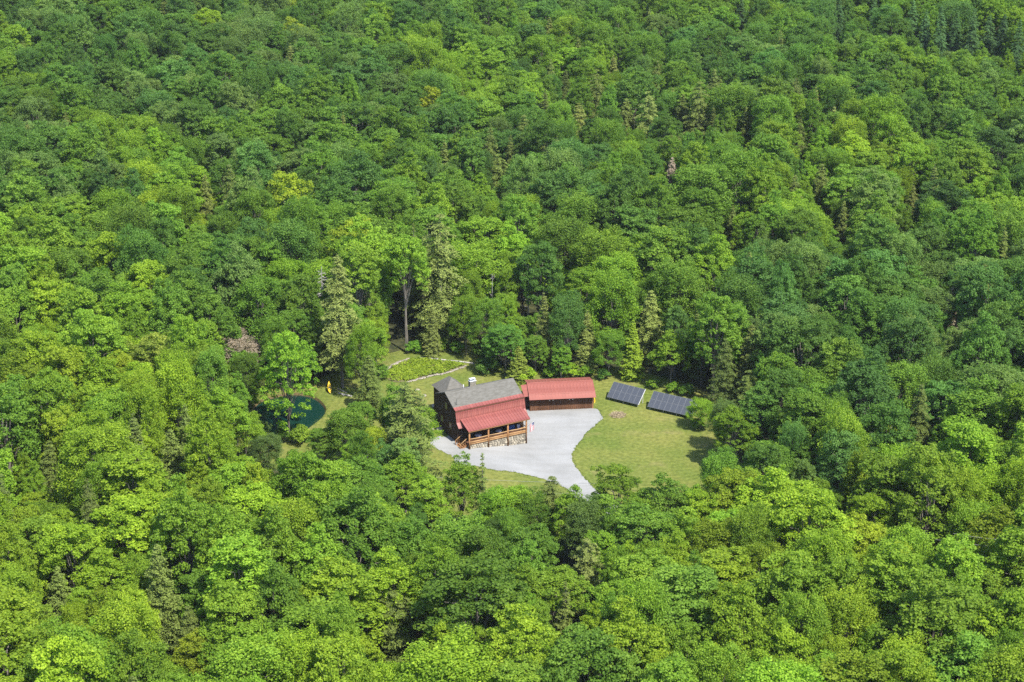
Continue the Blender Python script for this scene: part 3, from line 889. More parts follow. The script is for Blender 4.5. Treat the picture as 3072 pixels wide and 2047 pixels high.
def leaves_to_mesh(name, c, nr, size, val, mat, aspect=.78, fold=.18, rg=rng):
    n = len(c)
    t = nrmz(np.cross(nr, rg.normal(size=(n, 3)))); b = np.cross(nr, t)
    l = size[:, None]; w = l * aspect
    v = np.empty((n, 4, 3))
    v[:, 0] = c - t * l * .5; v[:, 2] = c + t * l * .5
    v[:, 1] = c + b * w * .5 - nr * l * fold; v[:, 3] = c - b * w * .5 - nr * l * fold
    me = bpy.data.meshes.new(name)
    me.vertices.add(4 * n); me.vertices.foreach_set('co', v.reshape(-1).astype(np.float32))
    me.loops.add(4 * n); me.loops.foreach_set('vertex_index', np.arange(4 * n, dtype=np.int32))
    me.polygons.add(n); me.polygons.foreach_set('loop_start', np.arange(0, 4 * n, 4, dtype=np.int32))
    me.update(calc_edges=True)
    at = me.attributes.new('leaf_value', 'FLOAT', 'FACE'); at.data.foreach_set('value', np.clip(val, 0, 1).astype(np.float32))
    me.materials.append(mat)
    return me

def unit(n, rg): return nrmz(rg.normal(size=(n, 3)))

def broadleaf(seed, H=18., Rr=4.5, bottom=.36, lobes=10, per=13, nleaf=62, leaf=.40, cr=(.62, 1.0), flat=.55, loose=.32, lean=.0, shape='round', spiky=0.0):
    rg = np.random.default_rng(seed)
    zb = H * bottom; hc = H - zb; cz = zb + hc * .52
    # big lobes
    L = []
    for i in range(lobes):
        t = (i + .5) / lobes
        z = 1 - 1.65 * t if i else .95
        rr = math.sqrt(max(0.0, 1 - z * z)) if abs(z) < 1 else 0
        a = i * 2.39996 + rg.uniform(-.4, .4)
        q = rg.uniform(.44, .74)
        if shape == 'tall': rr *= .85
        if shape == 'vase': rr = rr * (0.75 + .4 * (z * .5 + .5))
        L.append((np.array([math.cos(a) * rr * Rr * q, math.sin(a) * rr * Rr * q, cz + z * hc * .5 * q * 1.05]), Rr * rg.uniform(.30, .56), hc * rg.uniform(.14, .25)))
    C = []; N = []; S = []; V = []; lobec = []
    for lc, lr, lh in L:
        lobec.append(lc)
        d = unit(per * 3, rg)
        out = lc - np.array([0, 0, cz]); out = out / (np.linalg.norm(out) + 1e-6)
        sc = d @ out * .7 + d[:, 2] * .75 + rg.normal(0, .25, len(d))
        d = d[np.argsort(-sc)[:per]]
        lval = rg.normal(.5, .12)
        for q in d:
            if rg.random() < .08: continue
            cc = lc + q * np.array([lr, lr, lh]) * rg.uniform(.78, 1.12)
            if spiky: cc[2] += abs(rg.normal(0, spiky))
            r_ = rg.uniform(*cr)
            n = int(nleaf * (r_ / np.mean(cr)) ** 2)
            dd = unit(n, rg); dd[:, 2] = np.where(rg.random(n) < .74, np.abs(dd[:, 2]), dd[:, 2]); 
            rad = r_ * rg.uniform(.62, 1.08, n) ** .7
            pos = cc + dd * rad[:, None] * np.array([1, 1, flat])
            pos += rg.normal(0, loose * .22, (n, 3))
            nn = nrmz(dd * np.array([1, 1, 1 / flat]) * .6 + np.array([0, 0, .45]) + rg.normal(0, .55, (n, 3)))
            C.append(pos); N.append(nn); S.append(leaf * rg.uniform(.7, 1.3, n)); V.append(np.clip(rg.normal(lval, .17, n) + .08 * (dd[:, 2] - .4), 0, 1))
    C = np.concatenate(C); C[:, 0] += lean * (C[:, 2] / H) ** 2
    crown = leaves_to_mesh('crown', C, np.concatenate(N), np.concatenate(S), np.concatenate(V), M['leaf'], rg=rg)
    m = MB()
    r0 = .011 * H + .02
    m.tube([(0, 0, -.4), (rg.normal(0, .1), rg.normal(0, .1), zb * .6), (lean * .3 + rg.normal(0, .15), rg.normal(0, .15), cz), (lean * .8, 0, H * .9)], [r0 * 1.25, r0 * .95, r0 * .7, r0 * .2], 7)
    for i, lc in enumerate(lobec[1:]):
        z0 = zb * .75 + (lc[2] - zb) * .35
        m.tube([(0, 0, z0), tuple(lc * np.array([.55, .55, 1]) - np.array([0, 0, .5])), tuple(lc)], [r0 * .42, r0 * .28, r0 * .1], 5, False)
    me = bpy.data.meshes.new('trunk'); me.from_pydata(m.v, [], m.f); me.update(); me.materials.append(M['bark'])
    return crown, me, dict(H=H, R=Rr, cz=cz, hc=hc)

def conifer(seed, H=18., Rr=3.6, bottom=.08, levels=34, br=9, needle=.34, droop=.28, dens=15, taper=1.0, ragged=.25, mat='needle', bare=0.0):
    rg = np.random.default_rng(seed)
    C = []; N = []; S = []; V = []
    m = MB(); r0 = .012 * H
    m.tube([(0, 0, -.4), (0, 0, H * .5), (0, 0, H * .985)], [r0 * 1.2, r0 * .75, .02], 7)
    for k_ in range(levels):
        t = (k_ + rg.uniform(0, .8)) / levels
        z = H * (bottom + (1 - bottom) * t)
        Lm = Rr * ((1 - t) ** taper * .96 + .04) * (1 if t > .12 else .65 + 3 * t)
        nb = max(4, int(br * (1 - .45 * t)))
        a0 = rg.uniform(0, 6.28)
        for j in range(nb):
            if rg.random() < .08 + bare: continue
            a = a0 + 6.2832 * j / nb + rg.normal(0, .2)
            Lb = Lm * rg.uniform(1 - ragged, 1 + ragged * .6)
            n = max(4, int(dens * Lb * (1 - .6 * bare)))
            s = rg.random(n) ** .72
            side = rg.normal(0, 1, n) * (.10 + .24 * Lb * s * (1.15 - s) * 1.3)
            x = s * Lb
            zz = z - droop * Lb * s ** 1.5 + .10 * Lb * s * (1 - s) + rg.normal(0, .07, n) - np.abs(side) * .18
            ca, sa = math.cos(a), math.sin(a)
            C.append(np.stack([x * ca - side * sa, x * sa + side * ca, zz], 1))
            nn = np.tile([ca * .28, sa * .28, 1.0], (n, 1)) + rg.normal(0, .40, (n, 3))
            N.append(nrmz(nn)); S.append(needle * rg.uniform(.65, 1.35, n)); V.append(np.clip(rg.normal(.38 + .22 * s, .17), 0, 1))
            if rg.random() < .22 + bare:
                m.tube([(0, 0, z), (ca * Lb * .9, sa * Lb * .9, z - droop * Lb * .8)], [.045, .012], 4, False)
    # leader
    n = 26; zz = H - rg.random(n) * H * .06
    C.append(np.stack([rg.normal(0, .10, n), rg.normal(0, .10, n), zz], 1)); N.append(unit(n, rg)); S.append(np.full(n, needle * .8)); V.append(np.full(n, .6))
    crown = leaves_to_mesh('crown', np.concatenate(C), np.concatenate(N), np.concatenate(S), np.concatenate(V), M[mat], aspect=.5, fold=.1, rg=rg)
    me = bpy.data.meshes.new('trunk'); me.from_pydata(m.v, [], m.f); me.update(); me.materials.append(M['bark'])
    return crown, me, dict(H=H, R=Rr, cz=H * .45, hc=H * .9)

def snag(seed, H=13., spread=2.2, nb=9, fine=0):
    rg = np.random.default_rng(seed)
    m = MB(); r0 = .010 * H + .03
    m.tube([(0, 0, -.3), (.1, .05, H * .5), (.0, .15, H)], [r0 * 1.2, r0 * .8, r0 * .25], 7)
    bm_ = MB()
    for i in range(nb):
        z = H * rg.uniform(.35, .97); a = rg.uniform(0, 6.28); L = spread * rg.uniform(.4, 1.0) * (1.15 - z / H * .6)
        up = rg.uniform(.1, .9) if not fine else rg.uniform(-.25, .1)
        p0 = np.array([0, .1, z]); p1 = p0 + np.array([math.cos(a), math.sin(a), up]) * L * .6; p2 = p0 + np.array([math.cos(a + .3), math.sin(a + .3), up * 1.3]) * L
        bm_.tube([p0, p1, p2], [r0 * .38, r0 * .25, r0 * .08], 5, False)
        for _ in range(3):
            q = p0 + (p2 - p0) * rg.uniform(.35, .9); e = q + unit(1, rg)[0] * L * .35
            bm_.tube([q, e], [r0 * .14, r0 * .05], 4, False)
    a = bpy.data.meshes.new('bare_branches'); a.from_pydata(bm_.v, [], bm_.f); a.update(); a.materials.append(M['deadwood'])
    b = bpy.data.meshes.new('trunk'); b.from_pydata(m.v, [], m.f); b.update(); b.materials.append(M['deadwood'])
    return a, b, dict(H=H, R=spread, cz=H * .6, hc=H * .7)

PROTO = {}
PROTO['b0'] = broadleaf(1, 18, 4.6, .20, 16, 21, 50, leaf=.29, cr=(.36, .78), flat=.72)
PROTO['b1'] = broadleaf(2, 18, 4.4, .16, 18, 20, 50, leaf=.28, cr=(.34, .72), flat=.75)
PROTO['b2'] = broadleaf(3, 18, 4.8, .22, 14, 25, 50, leaf=.30, cr=(.36, .8), flat=.68)
PROTO['b3'] = broadleaf(4, 18, 4.2, .14, 22, 16, 62, leaf=.24, cr=(.38, .75), loose=1.0, flat=.9)       # feathery
PROTO['b4'] = broadleaf(5, 18, 3.6, .14, 18, 18, 50, leaf=.28, cr=(.34, .7), flat=.75, shape='tall')
PROTO['b5'] = broadleaf(6, 18, 4.6, .18, 22, 17, 66, leaf=.235, cr=(.38, .72), loose=.9, flat=.85, shape='vase')
PROTO['b6'] = broadleaf(7, 18, 4.5, .22, 13, 27, 48, leaf=.30, cr=(.4, .85), flat=.62)
PROTO['b7'] = broadleaf(8, 18, 4.0, .12, 19, 18, 58, leaf=.25, cr=(.34, .62), flat=1.05, spiky=.4, shape='tall')   # upright sprays
PROTO['b8'] = broadleaf(9, 18, 4.4, .18, 17, 21, 50, leaf=.28, cr=(.34, .78), flat=.75, lean=.9)
PROTO['b9'] = broadleaf(10, 22, 4.2, .46, 15, 19, 50, leaf=.28, cr=(.36, .74), flat=.72)       # high crown over a bare trunk
PROTO['ba'] = broadleaf(12, 18, 4.6, .07, 19, 16, 46, leaf=.28, cr=(.34, .7), flat=.72)        # foliage down to the grass
PROTO['s0'] = broadleaf(21, 3, 1.6, .05, 8, 8, 34, leaf=.27, cr=(.32, .55), flat=.7)
PROTO['c0'] = conifer(31, 18, 3.7, .05, levels=36, br=11, dens=44, needle=.29, taper=.66, ragged=.42)
PROTO['c1'] = conifer(32, 18, 4.2, .04, levels=30, br=12, droop=.34, dens=46, taper=.58, ragged=.42, needle=.30)
PROTO['c2'] = conifer(33, 18, 2.7, .02, levels=40, br=10, dens=46, droop=.22, taper=.75, needle=.27, ragged=.35)
PROTO['c3'] = conifer(34, 18, 2.9, .08, levels=28, br=8, droop=.20, dens=44, ragged=.55, bare=.06, needle=.31)
PROTO['c4'] = conifer(35, 18, 4.4, .04, levels=22, br=10, droop=.24, dens=48, taper=.42, ragged=.55, needle=.30)
PROTO['c5'] = conifer(36, 18, 4.0, .24, levels=32, br=11, droop=.30, dens=46, taper=.62, ragged=.5, needle=.30)
PROTO['d0'] = snag(41, 13, 2.4, 9)
PROTO['d1'] = snag(42, 12, 2.8, 14)
PROTO['d2'] = snag(43, 15, 2.2, 42, 1)

TINT = {
    'yellow': (0.229, 0.310, 0.023),
    'gold': (0.182, 0.235, 0.032),
    'yellow-green': (0.208, 0.318, 0.022),
    'bright green': (0.166, 0.285, 0.024),
    'mid green': (0.128, 0.242, 0.027),
    'deep green': (0.092, 0.190, 0.029),
    'blue-green': (0.086, 0.184, 0.037),
    'grey-green': (0.133, 0.222, 0.049),
    'olive': (0.112, 0.156, 0.030),
    'pale olive': (0.150, 0.188, 0.042),
    'dark olive': (0.092, 0.132, 0.026),
    'brown': (0.300, 0.258, 0.185),
    'grey': (0.160, 0.135, 0.105),
    'dark green': (0.062, 0.136, 0.038),
}
def tint_of(c, j=.13):
    b = np.array(TINT[c]); f = 1 + rng.normal(0, j)
    return tuple(np.clip(b * f * (1 + rng.normal(0, .025, 3)), 0.003, .5))

# ------------------------------------------------------------------ where the trees stand
TREES = []                                   # dict(k, x, y, z, H, R, col, fam)
def put(kind, x, y, H, Rr, col, fam, hand=False):
    TREES.append(dict(k=kind, x=x, y=y, z=float(terrain(x, y)), H=H, R=Rr, col=col, fam=fam, hand=hand))
def top(kind, dx, dy, H, Rr, col, fam=None):
    z = 1.0
    for _ in range(4):
        x, y = unproject(dx * D, dy * D, z + H); z = float(terrain(x, y))
    fam = fam or {'b': 'broadleaf', 'c': 'conifer', 'd': 'dead'}[kind[0]]
    put(kind, x, y, H, Rr, col, fam, True)

HAND = [
 # left of and behind the house
 ('c4', 930, 878, 17.5, 6.0, 'olive'), ('c1', 848, 815, 11, 3.2, 'olive'), ('c5', 776, 583, 25.5, 4.3, 'pale olive'), ('c4', 1010, 490, 25.5, 5.8, 'pale olive'),
 ('c3', 950, 512, 21, 3.4, 'olive'), ('d2', 737, 612, 15, 2.3, 'grey'), ('ba', 655, 768, 18.5, 5.2, 'bright green'), ('b3', 530, 768, 10.5, 5.0, 'brown'),
 ('ba', 340, 775, 17, 5.4, 'gold'), ('b9', 822, 562, 22, 4.2, 'bright green'), ('b9', 930, 545, 23, 4.4, 'bright green'), ('b3', 800, 945, 10.5, 3.7, 'mid green'),
 ('b1', 745, 985, 7, 2.6, 'mid green'), ('b5', 610, 1000, 8, 3.0, 'grey-green'), ('b0', 500, 905, 13, 4.4, 'bright green'), ('b3', 560, 950, 9, 3.0, 'bright green'),
 ('d1', 660, 622, 15, 3.2, 'grey'), ('b6', 480, 690, 17, 5.0, 'mid green'), ('b3', 590, 640, 17, 4.8, 'mid green'), ('b0', 690, 800, 8, 3, 'deep green'),
 # behind garage and arrays
 ('c2', 1250, 672, 15, 2.7, 'pale olive'), ('c2', 1350, 712, 12.5, 2.6, 'pale olive'), ('b5', 1305, 680, 15, 3.4, 'blue-green'), ('b1', 1160, 745, 10, 3.6, 'deep green'),
 ('c2', 1192, 795, 7, 2.6, 'gold'), ('b3', 1400, 760, 9, 3.0, 'mid green'), ('c2', 1455, 735, 11.5, 2.7, 'yellow-green'), ('c1', 1497, 665, 14, 3.9, 'pale olive'),
 ('b0', 1545, 770, 10, 3.6, 'bright green'), ('b5', 1118, 690, 12, 3.2, 'mid green'), ('b1', 1230, 770, 8, 2.6, 'mid green'), ('b4', 1290, 795, 6.5, 2.2, 'mid green'), ('d0', 1213, 606, 14, 2.2, 'grey'),
 ('d0', 1131, 628, 13, 1.2, 'grey'), ('b3', 1560, 600, 18, 5.2, 'mid green'), ('b0', 1640, 560, 18, 5.2, 'bright green'), ('b2', 1240, 560, 19, 4.8, 'deep green'),
 # right of the lawn
 ('b3', 1612, 918, 5.6, 2.3, 'bright green'), ('b1', 1690, 938, 11.5, 3.4, 'bright green'), ('b4', 1752, 892, 14.5, 3.7, 'deep green'), ('c4', 1722, 850, 12, 3.5, 'olive'),
 ('b7', 1990, 830, 21, 5.4, 'blue-green'), ('b0', 1880, 1012, 13, 3.6, 'mid green'), ('b2', 2040, 930, 18, 5.0, 'deep green'), ('b8', 1850, 740, 19, 5.4, 'deep green'), ('c1', 1668, 775, 14, 3.0, 'dark olive'), ('c1', 2120, 880, 17, 3.2, 'dark olive'),
 # in front of the clearing
 ('b7', 1060, 1062, 12, 3.1, 'bright green'), ('c3', 1108, 1040, 14, 2.3, 'dark olive'), ('c4', 1268, 1093, 13, 3.4, 'olive'), ('ba', 1425, 1078, 12.5, 4.3, 'bright green'),
 ('b0', 1530, 1106, 13, 4.2, 'mid green'), ('b2', 1672, 1082, 16, 4.6, 'yellow-green'), ('b0', 1765, 1098, 17, 5.0, 'yellow-green'), ('b3', 1150, 1125, 11, 3.2, 'bright green'), ('b5', 1350, 1155, 12, 3.6, 'grey-green'),
 ('ba', 1400, 1142, 12, 3.8, 'mid green'), ('b3', 1186, 1124, 11, 3.3, 'bright green'), ('b5', 1228, 1132, 11, 3.0, 'mid green'), ('b0', 1318, 1138, 12, 3.2, 'bright green'), ('b2', 1482, 1160, 14, 4.4, 'mid green'), ('ba', 1570, 1180, 14, 4.4, 'bright green'), ('b1', 1800, 850, 17, 4.2, 'deep green'), ('b4', 1850, 905, 17, 4.0, 'mid green'),
 ('b0', 930, 1060, 10, 3.6, 'bright green'), ('b4', 980, 1110, 11, 3.4, 'bright green'),
 # standout trees farther off
 ('b1', 340, 600, 19, 4.6, 'yellow-green'), ('b4', 118, 650, 18, 4.4, 'yellow-green'), ('b0', 95, 520, 20, 6.2, 'bright green'), ('b8', 265, 545, 19, 5.2, 'yellow-green'),
 ('b2', 1985, 1185, 14, 4.0, 'yellow'), ('b2', 290, 1145, 17, 5.6, 'yellow-green'), ('b1', 570, 1118, 15, 5.0, 'yellow-green'), ('b4', 440, 1462, 12, 2.6, 'yellow'), ('b0', 905, 1285, 16, 4.2, 'yellow-green'),
 ('b2', 1090, 1292, 20, 6.4, 'mid green'), ('b6', 1560, 1318, 18, 6.2, 'mid green'), ('b0', 2160, 1345, 20, 6.6, 'bright green'), ('b2', 1350, 1468, 19, 6.2, 'mid green'), ('b6', 1830, 1290, 18, 5.6, 'bright green'),
 ('b0', 1700, 1380, 18, 5.0, 'yellow-green'), ('b0', 2290, 1190, 16, 4.6, 'yellow'), ('b1', 470, 20, 18, 5.2, 'yellow-green'), ('b3', 1290, 500, 18, 5, 'mid green'),
 ('c4', 905, 1358, 13, 4.3, 'olive'), ('c4', 1350, 1236, 13, 3.3, 'pale olive'), ('c3', 1300, 1335, 14, 2.8, 'olive'), ('c1', 432, 1390, 14, 3.2, 'olive'), ('c0', 130, 1300, 12, 3.0, 'olive'), ('c1', 1745, 1330, 12, 3, 'olive'),
 ('c0', 390, 985, 14, 3.8, 'olive'), ('c1', 110, 1010, 13, 3.2, 'olive'),
 ('c4', 1372, 158, 17, 3.6, 'olive'), ('c4', 1490, 208, 18, 4.0, 'pale olive'), ('c4', 1512, 138, 15, 3.2, 'olive'), ('c4', 1608, 186, 19, 4.2, 'olive'), ('c0', 1715, 245, 14, 2.8, 'olive'), ('c0', 1840, 272, 15, 2.8, 'dark olive'),
 ('c4', 1145, 352, 15, 3.4, 'olive'), ('c1', 1570, 215, 15, 3.6, 'olive'), ('c1', 1440, 225, 14, 3.6, 'olive'), ('c1', 1330, 235, 13, 3.4, 'pale olive'), ('c0', 1300, 160, 13, 2.6, 'dark olive'), ('c0', 470, 400, 15, 3.0, 'olive'),
 ('c1', 1890, 375, 15, 3.4, 'olive'), ('c0', 2100, 425, 13, 2.6, 'pale olive'), ('c0', 1685, 470, 14, 2.4, 'olive'), ('c1', 1545, 360, 12, 2.4, 'brown'), ('c0', 1940, 460, 14, 2.4, 'olive'),
 ('c0', 2190, 655, 12, 2.2, 'brown'), ('d1', 1820, 738, 9, 2.2, 'grey'), ('d0', 1768, 760, 7, 1.4, 'grey'), ('d1', 1800, 570, 13, 2.6, 'grey'), ('d1', 120, 140, 13, 3, 'grey'), ('d1', 265, 85, 12, 2.6, 'grey'),
 ('d1', 180, 995, 10, 2.4, 'grey'), ('d0', 1305, 105, 14, 2.0, 'grey'), ('d1', 1240, 545, 9, 1.6, 'grey'), ('d1', 440, 815, 11, 1.8, 'grey'),
 ('d1', 410, 325, 11, 2.6, 'grey'),
]
for i, (dx, dy) in enumerate([(2100, 0), (2130, 22), (2165, 12), (2200, 26), (2240, 20), (2275, 34), (2310, 30), (2345, 42), (2010, -8), (1930, -4), (1705, -6)]):
    HAND.append(('c0', dx, dy, 15 + (i * 7) % 5, 3.1, 'dark green'))
for h in HAND: top(*h)

VIS = [[(p[0] * D, p[1] * D) for p in poly] for poly in (
    [(880, 858), (925, 832), (1000, 824), (1085, 838), (1105, 866), (1140, 872), (1195, 885), (1300, 880), (1390, 885), (1480, 902), (1585, 932), (1592, 990), (1632, 1042), (1595, 1085), (1560, 1102), (1510, 1105),
     (1490, 1085), (1440, 1078), (1380, 1082), (1345, 1108), (1325, 1128), (1290, 1115), (1230, 1125), (1150, 1112), (1120, 1070), (1040, 1068), (1003, 1088), (1000, 1040), (1012, 1000), (1005, 915), (960, 885), (900, 880)],
    [(592, 930), (588, 985), (640, 1000), (690, 1008), (745, 988), (770, 950), (800, 915), (765, 885), (715, 893), (640, 902)],
    [(890, 700), (948, 700), (948, 828), (890, 834)], [(748, 850), (790, 850), (795, 900), (745, 900)],
)]
ax, ay = [], []
for poly in VIS:
    ax.append(None)
DRV_KEEP = DRIVE[::7]
HOUSE_KEEP = [hw(-4.5, -3, 0)[:2], hw(15, -3, 0)[:2], hw(14, 19, 0)[:2], hw(-4.5, 19, 0)[:2]]
GAR_KEEP = [gw(-2, -6, 0)[:2], gw(14, -6, 0)[:2], gw(14, 9, 0)[:2], gw(-2, 9, 0)[:2]]
ARR_KEEP = [(14, 319), (24, 312), (35, 312), (34, 324), (18, 330)]
POND_KEEP = [tuple(pc + (p - pc) * 1.08) for p in POND[::3]]
angs = np.linspace(0, 2 * math.pi, 14, endpoint=False)

def ok_spot(x, y, H, Rr, bottom=.3):
    for poly in (DRV_KEEP, HOUSE_KEEP, GAR_KEEP, ARR_KEEP, POND_KEEP):
        if inside(poly, np.array([x]), np.array([y]))[0]: return False
    z = float(terrain(x, y))
    hz = H * (1 - bottom) / 2; zc = z + H * (1 + bottom) / 2
    px, py, s = project(x, y, zc)
    hx, hy = Rr * .92 * s, math.hypot(hz * .9, Rr * .4) * s
    X = np.concatenate([px + np.cos(angs) * hx, px + np.cos(angs) * hx * .5, [px]]); Y = np.concatenate([py + np.sin(angs) * hy, py + np.sin(angs) * hy * .5, [py]])
    bx, by, _ = project(x, y, z)
    X = np.append(X, [bx, bx]); Y = np.append(Y, [by, (by + py) / 2])
    for poly in VIS:
        if inside(poly, X, Y).any(): return False
    return True

GUARD = []
for t in TREES:
    if t['fam'] == 'dead' and not (275 < t['y'] < 420 and abs(t['x']) < 40): continue
    p_ = PROTO[t['k']][2]; f_ = t['H'] / p_['H']
    gpx, gpy, gs = project(t['x'], t['y'], t['z'] + p_['cz'] * f_)
    GUARD.append((gpx, gpy, t['R'] * gs * (.35 if t['fam'] == 'dead' else 1), math.hypot(p_['hc'] * f_ * .5 * .92, t['R'] * .38) * gs, t['y'], 2 if (700 < gpx < 2300 and 700 < gpy < 1480) else 3 if t['fam'] == 'conifer' else 6))
GUARD = np.array(GUARD)
gofs = np.array([(a, b) for a in (-.55, 0, .55) for b in (-.75, -.4, 0, .4, .7)])
def hides(x, y, H, Rr, bottom=.25, allow=2):
    px, py, s_ = project(x, y, float(terrain(x, y)) + H * (1 + bottom) / 2)
    hx, hy = Rr * s_ * .95, math.hypot(H * (1 - bottom) / 2, Rr * .4) * s_ * .95
    g = GUARD[(GUARD[:, 4] > y) & (np.abs(GUARD[:, 0] - px) < GUARD[:, 2] + hx) & (np.abs(GUARD[:, 1] - py) < GUARD[:, 3] + hy)]
    for q in g:
        X = q[0] + gofs[:, 0] * q[2]; Y = q[1] + gofs[:, 1] * q[3]
        if (((X - px) / hx) ** 2 + ((Y - py) / hy) ** 2 < 1).sum() > q[5]: return True
    return False

def color_for(x, y, px, py):
    """species patches: yellower maples low in the valley, darker stands up the slope"""
    a = math.sin(x * .045 + 1.7) * math.cos(y * .038 - .6) + .6 * math.sin(x * .11 + y * .07) + rng.normal(0, .50)
    n = (py / 2047)
    b = a + (n - .45) * 1.9 + .35 * (n > .62) + (1.0 if (px < 620 and 650 < py < 1250) else 0) - (.7 if (px < 1100 and py < 640) else 0) + (.25 if (px > 2400 and 400 < py < 800) else 0) - (1.1 if (px > 2000 and 750 < py < 1450) else 0)
    if rng.random() < .008: return 'yellow'
    if b > 1.45: return 'yellow-green'
    if b > .30: return 'bright green'
    if b > -.65: return 'mid green'
    return rng.choice(['deep green', 'deep green', 'blue-green', 'grey-green'])

def scatter():
    tx = [t['x'] for t in TREES]; ty = [t['y'] for t in TREES]; tr = [t['R'] * (.95 if t['fam'] != 'dead' else .3) for t in TREES]
    X = np.zeros(9000); Y = np.zeros(9000); RR = np.zeros(9000); n = len(tx)
    X[:n] = tx; Y[:n] = ty; RR[:n] = tr
    def region(m):
        y = 185 + 545 * rng.random(m) ** .85
        half = 26 + y * .262
        return rng.uniform(-1, 1, m) * half, y
    for (tries, rlo, rhi, hlo, hhi, k) in ((3600, 4.4, 6.6, 16, 22, .70), (14000, 3.2, 4.9, 12.5, 20, .64), (20000, 2.0, 3.2, 8, 15, .62)):
        xs, ys = region(tries)
        rs = rng.uniform(rlo, rhi, tries); hs = rng.uniform(hlo, hhi, tries)
        for x, y, r_, h in zip(xs, ys, rs, hs):
            if y > 400: r_ *= .86; h *= .93
            d = np.hypot(X[:n] - x, Y[:n] - y)
            if (d < k * (RR[:n] + r_)).any(): continue
            if 240 < y < 400 and abs(x) < 70 and not ok_spot(x, y, h, r_): continue
            if y < 245 and not ok_spot(x, y, h, r_): continue
            if hides(x, y, h, r_): continue
            px, py, _ = project(x, y, h * .7)
            if px < -420 or px > 3500 or py > 2480: continue
            pcn = .035 + (.10 if (1250 < px < 2300 and 150 < py < 520) else 0)
            u = rng.random()
            if u < pcn:
                kind = rng.choice(['c0', 'c1', 'c2']); fam = 'conifer'; col = rng.choice(['olive', 'pale olive', 'dark olive', 'olive']); r_ = min(r_ * .8, 3.8)
            elif u < pcn + .003 and y > 300:
                kind = 'd1'; fam = 'dead'; col = 'grey'; h = min(h, 14)
            else:
                kind = rng.choice(['b0', 'b1', 'b2', 'b3', 'b4', 'b5', 'b6', 'b7', 'b8'], p=[.13, .12, .10, .16, .10, .15, .06, .09, .09]); fam = 'broadleaf'; col = color_for(x, y, px, py)
            put(kind, x, y, h, r_, col, fam)
            X[n] = x; Y[n] = y; RR[n] = r_ * (.9 if fam != 'dead' else .4); n += 1
scatter()

# what each tree shows of itself from the photograph's side (nearest first)
BW, BH, BS = 512, 342, 6.0
buf = np.zeros((BH, BW), bool)
gy, gx = np.mgrid[0:BH, 0:BW]
for t in sorted(TREES, key=lambda t: t['y']):
    p = PROTO[t['k']][2]; f = t['H'] / p['H']
    px, py, s = project(t['x'], t['y'], t['z'] + p['cz'] * f)
    hx, hy = t['R'] * .9 * s / BS, math.hypot(p['hc'] * f * .5 * .92, t['R'] * .38) * s / BS
    if t['fam'] == 'dead': hx *= .5
    cx, cy = px / BS, py / BS
    t['px'], t['py'], t['s'] = px, py, s
    x0, x1, y0, y1 = int(max(0, cx - hx)), int(min(BW, cx + hx + 1)), int(max(0, cy - hy)), int(min(BH, cy + hy + 1))
    if x1 <= x0 or y1 <= y0: t['vis'] = 0; continue
    mk_ = ((gx[y0:y1, x0:x1] - cx) / hx) ** 2 + ((gy[y0:y1, x0:x1] - cy) / hy) ** 2 < 1
    sub = buf[y0:y1, x0:x1]
    t['vis'] = int((mk_ & ~sub).sum())
    if t['fam'] != 'dead': sub |= mk_

for t in TREES: t['own'] = False
def choose(fam, n, must):
    c = sorted([t for t in TREES if t['fam'] == fam and t['vis'] > 3], key=lambda t: -(t['vis'] + (1e5 if t['hand'] and must else 0)))
    for t in c[:n]: t['own'] = True
choose('broadleaf', 300, True); choose('conifer', 110, True); choose('dead', 40, True)

# ------------------------------------------------------------------ labels that single each tree out
def place_words(t):
    px, py = t['px'] / 3072, t['py'] / 2047
    col = 'at the left edge' if px < .10 else 'left of centre' if px < .36 else 'near the middle' if px < .62 else 'right of centre' if px < .90 else 'at the right edge'
    row = 'bottom' if py > .86 else 'lower' if py > .70 else 'middle' if py > .46 else 'upper' if py > .22 else 'top'
    return row, col
ORD = ['first', 'second', 'third', 'fourth', 'fifth', 'sixth', 'seventh', 'eighth', 'ninth', 'tenth', 'eleventh', 'twelfth', 'thirteenth', 'fourteenth', 'fifteenth', 'sixteenth', 'seventeenth', 'eighteenth', 'nineteenth', 'twentieth']
def lookw(t):
    if t['fam'] == 'dead': return 'bare grey dead tree'
    size = 'tall' if t['H'] > 19 else 'small' if t['H'] < 10.5 else ''
    form = {'b9': 'high-crowned', 'ba': 'full', 'c5': 'shaggy', 'c4': 'bushy', 'b0': 'lumpy', 'b1': 'lumpy', 'b2': 'broad', 'b6': 'broad', 'b8': 'broad', 'b3': 'feathery', 'b5': 'feathery', 'b4': 'narrow', 'b7': 'upright', 'c0': 'pointed', 'c1': 'spreading', 'c2': 'slim', 'c3': 'ragged'}[t['k']]
    w = [x for x in (size, form, t['col'], 'broadleaf tree' if t['fam'] == 'broadleaf' else 'conifer') if x]
    return ' '.join(w)
cells = {}
for t in TREES:
    if t['own']:
        t['cell'] = (lookw(t),) + place_words(t); cells.setdefault(t['cell'], []).append(t)
ZONE = {'bottom': 'on the bottom edge', 'lower': 'below the drive', 'middle': 'level with the clearing', 'upper': 'behind the clearing', 'top': 'in the far forest'}
for (look, row, colw), ts in cells.items():
    ts.sort(key=lambda t: t['px'])
    for i, t in enumerate(ts):
        lab = f"{look} {ZONE[row]}, {colw}"
        if len(ts) > 1: lab += f", {ORD[min(i, 19)]} from left"
        t['label'] = lab if len(lab.split()) < 16 else lab.replace(' the ', ' ')
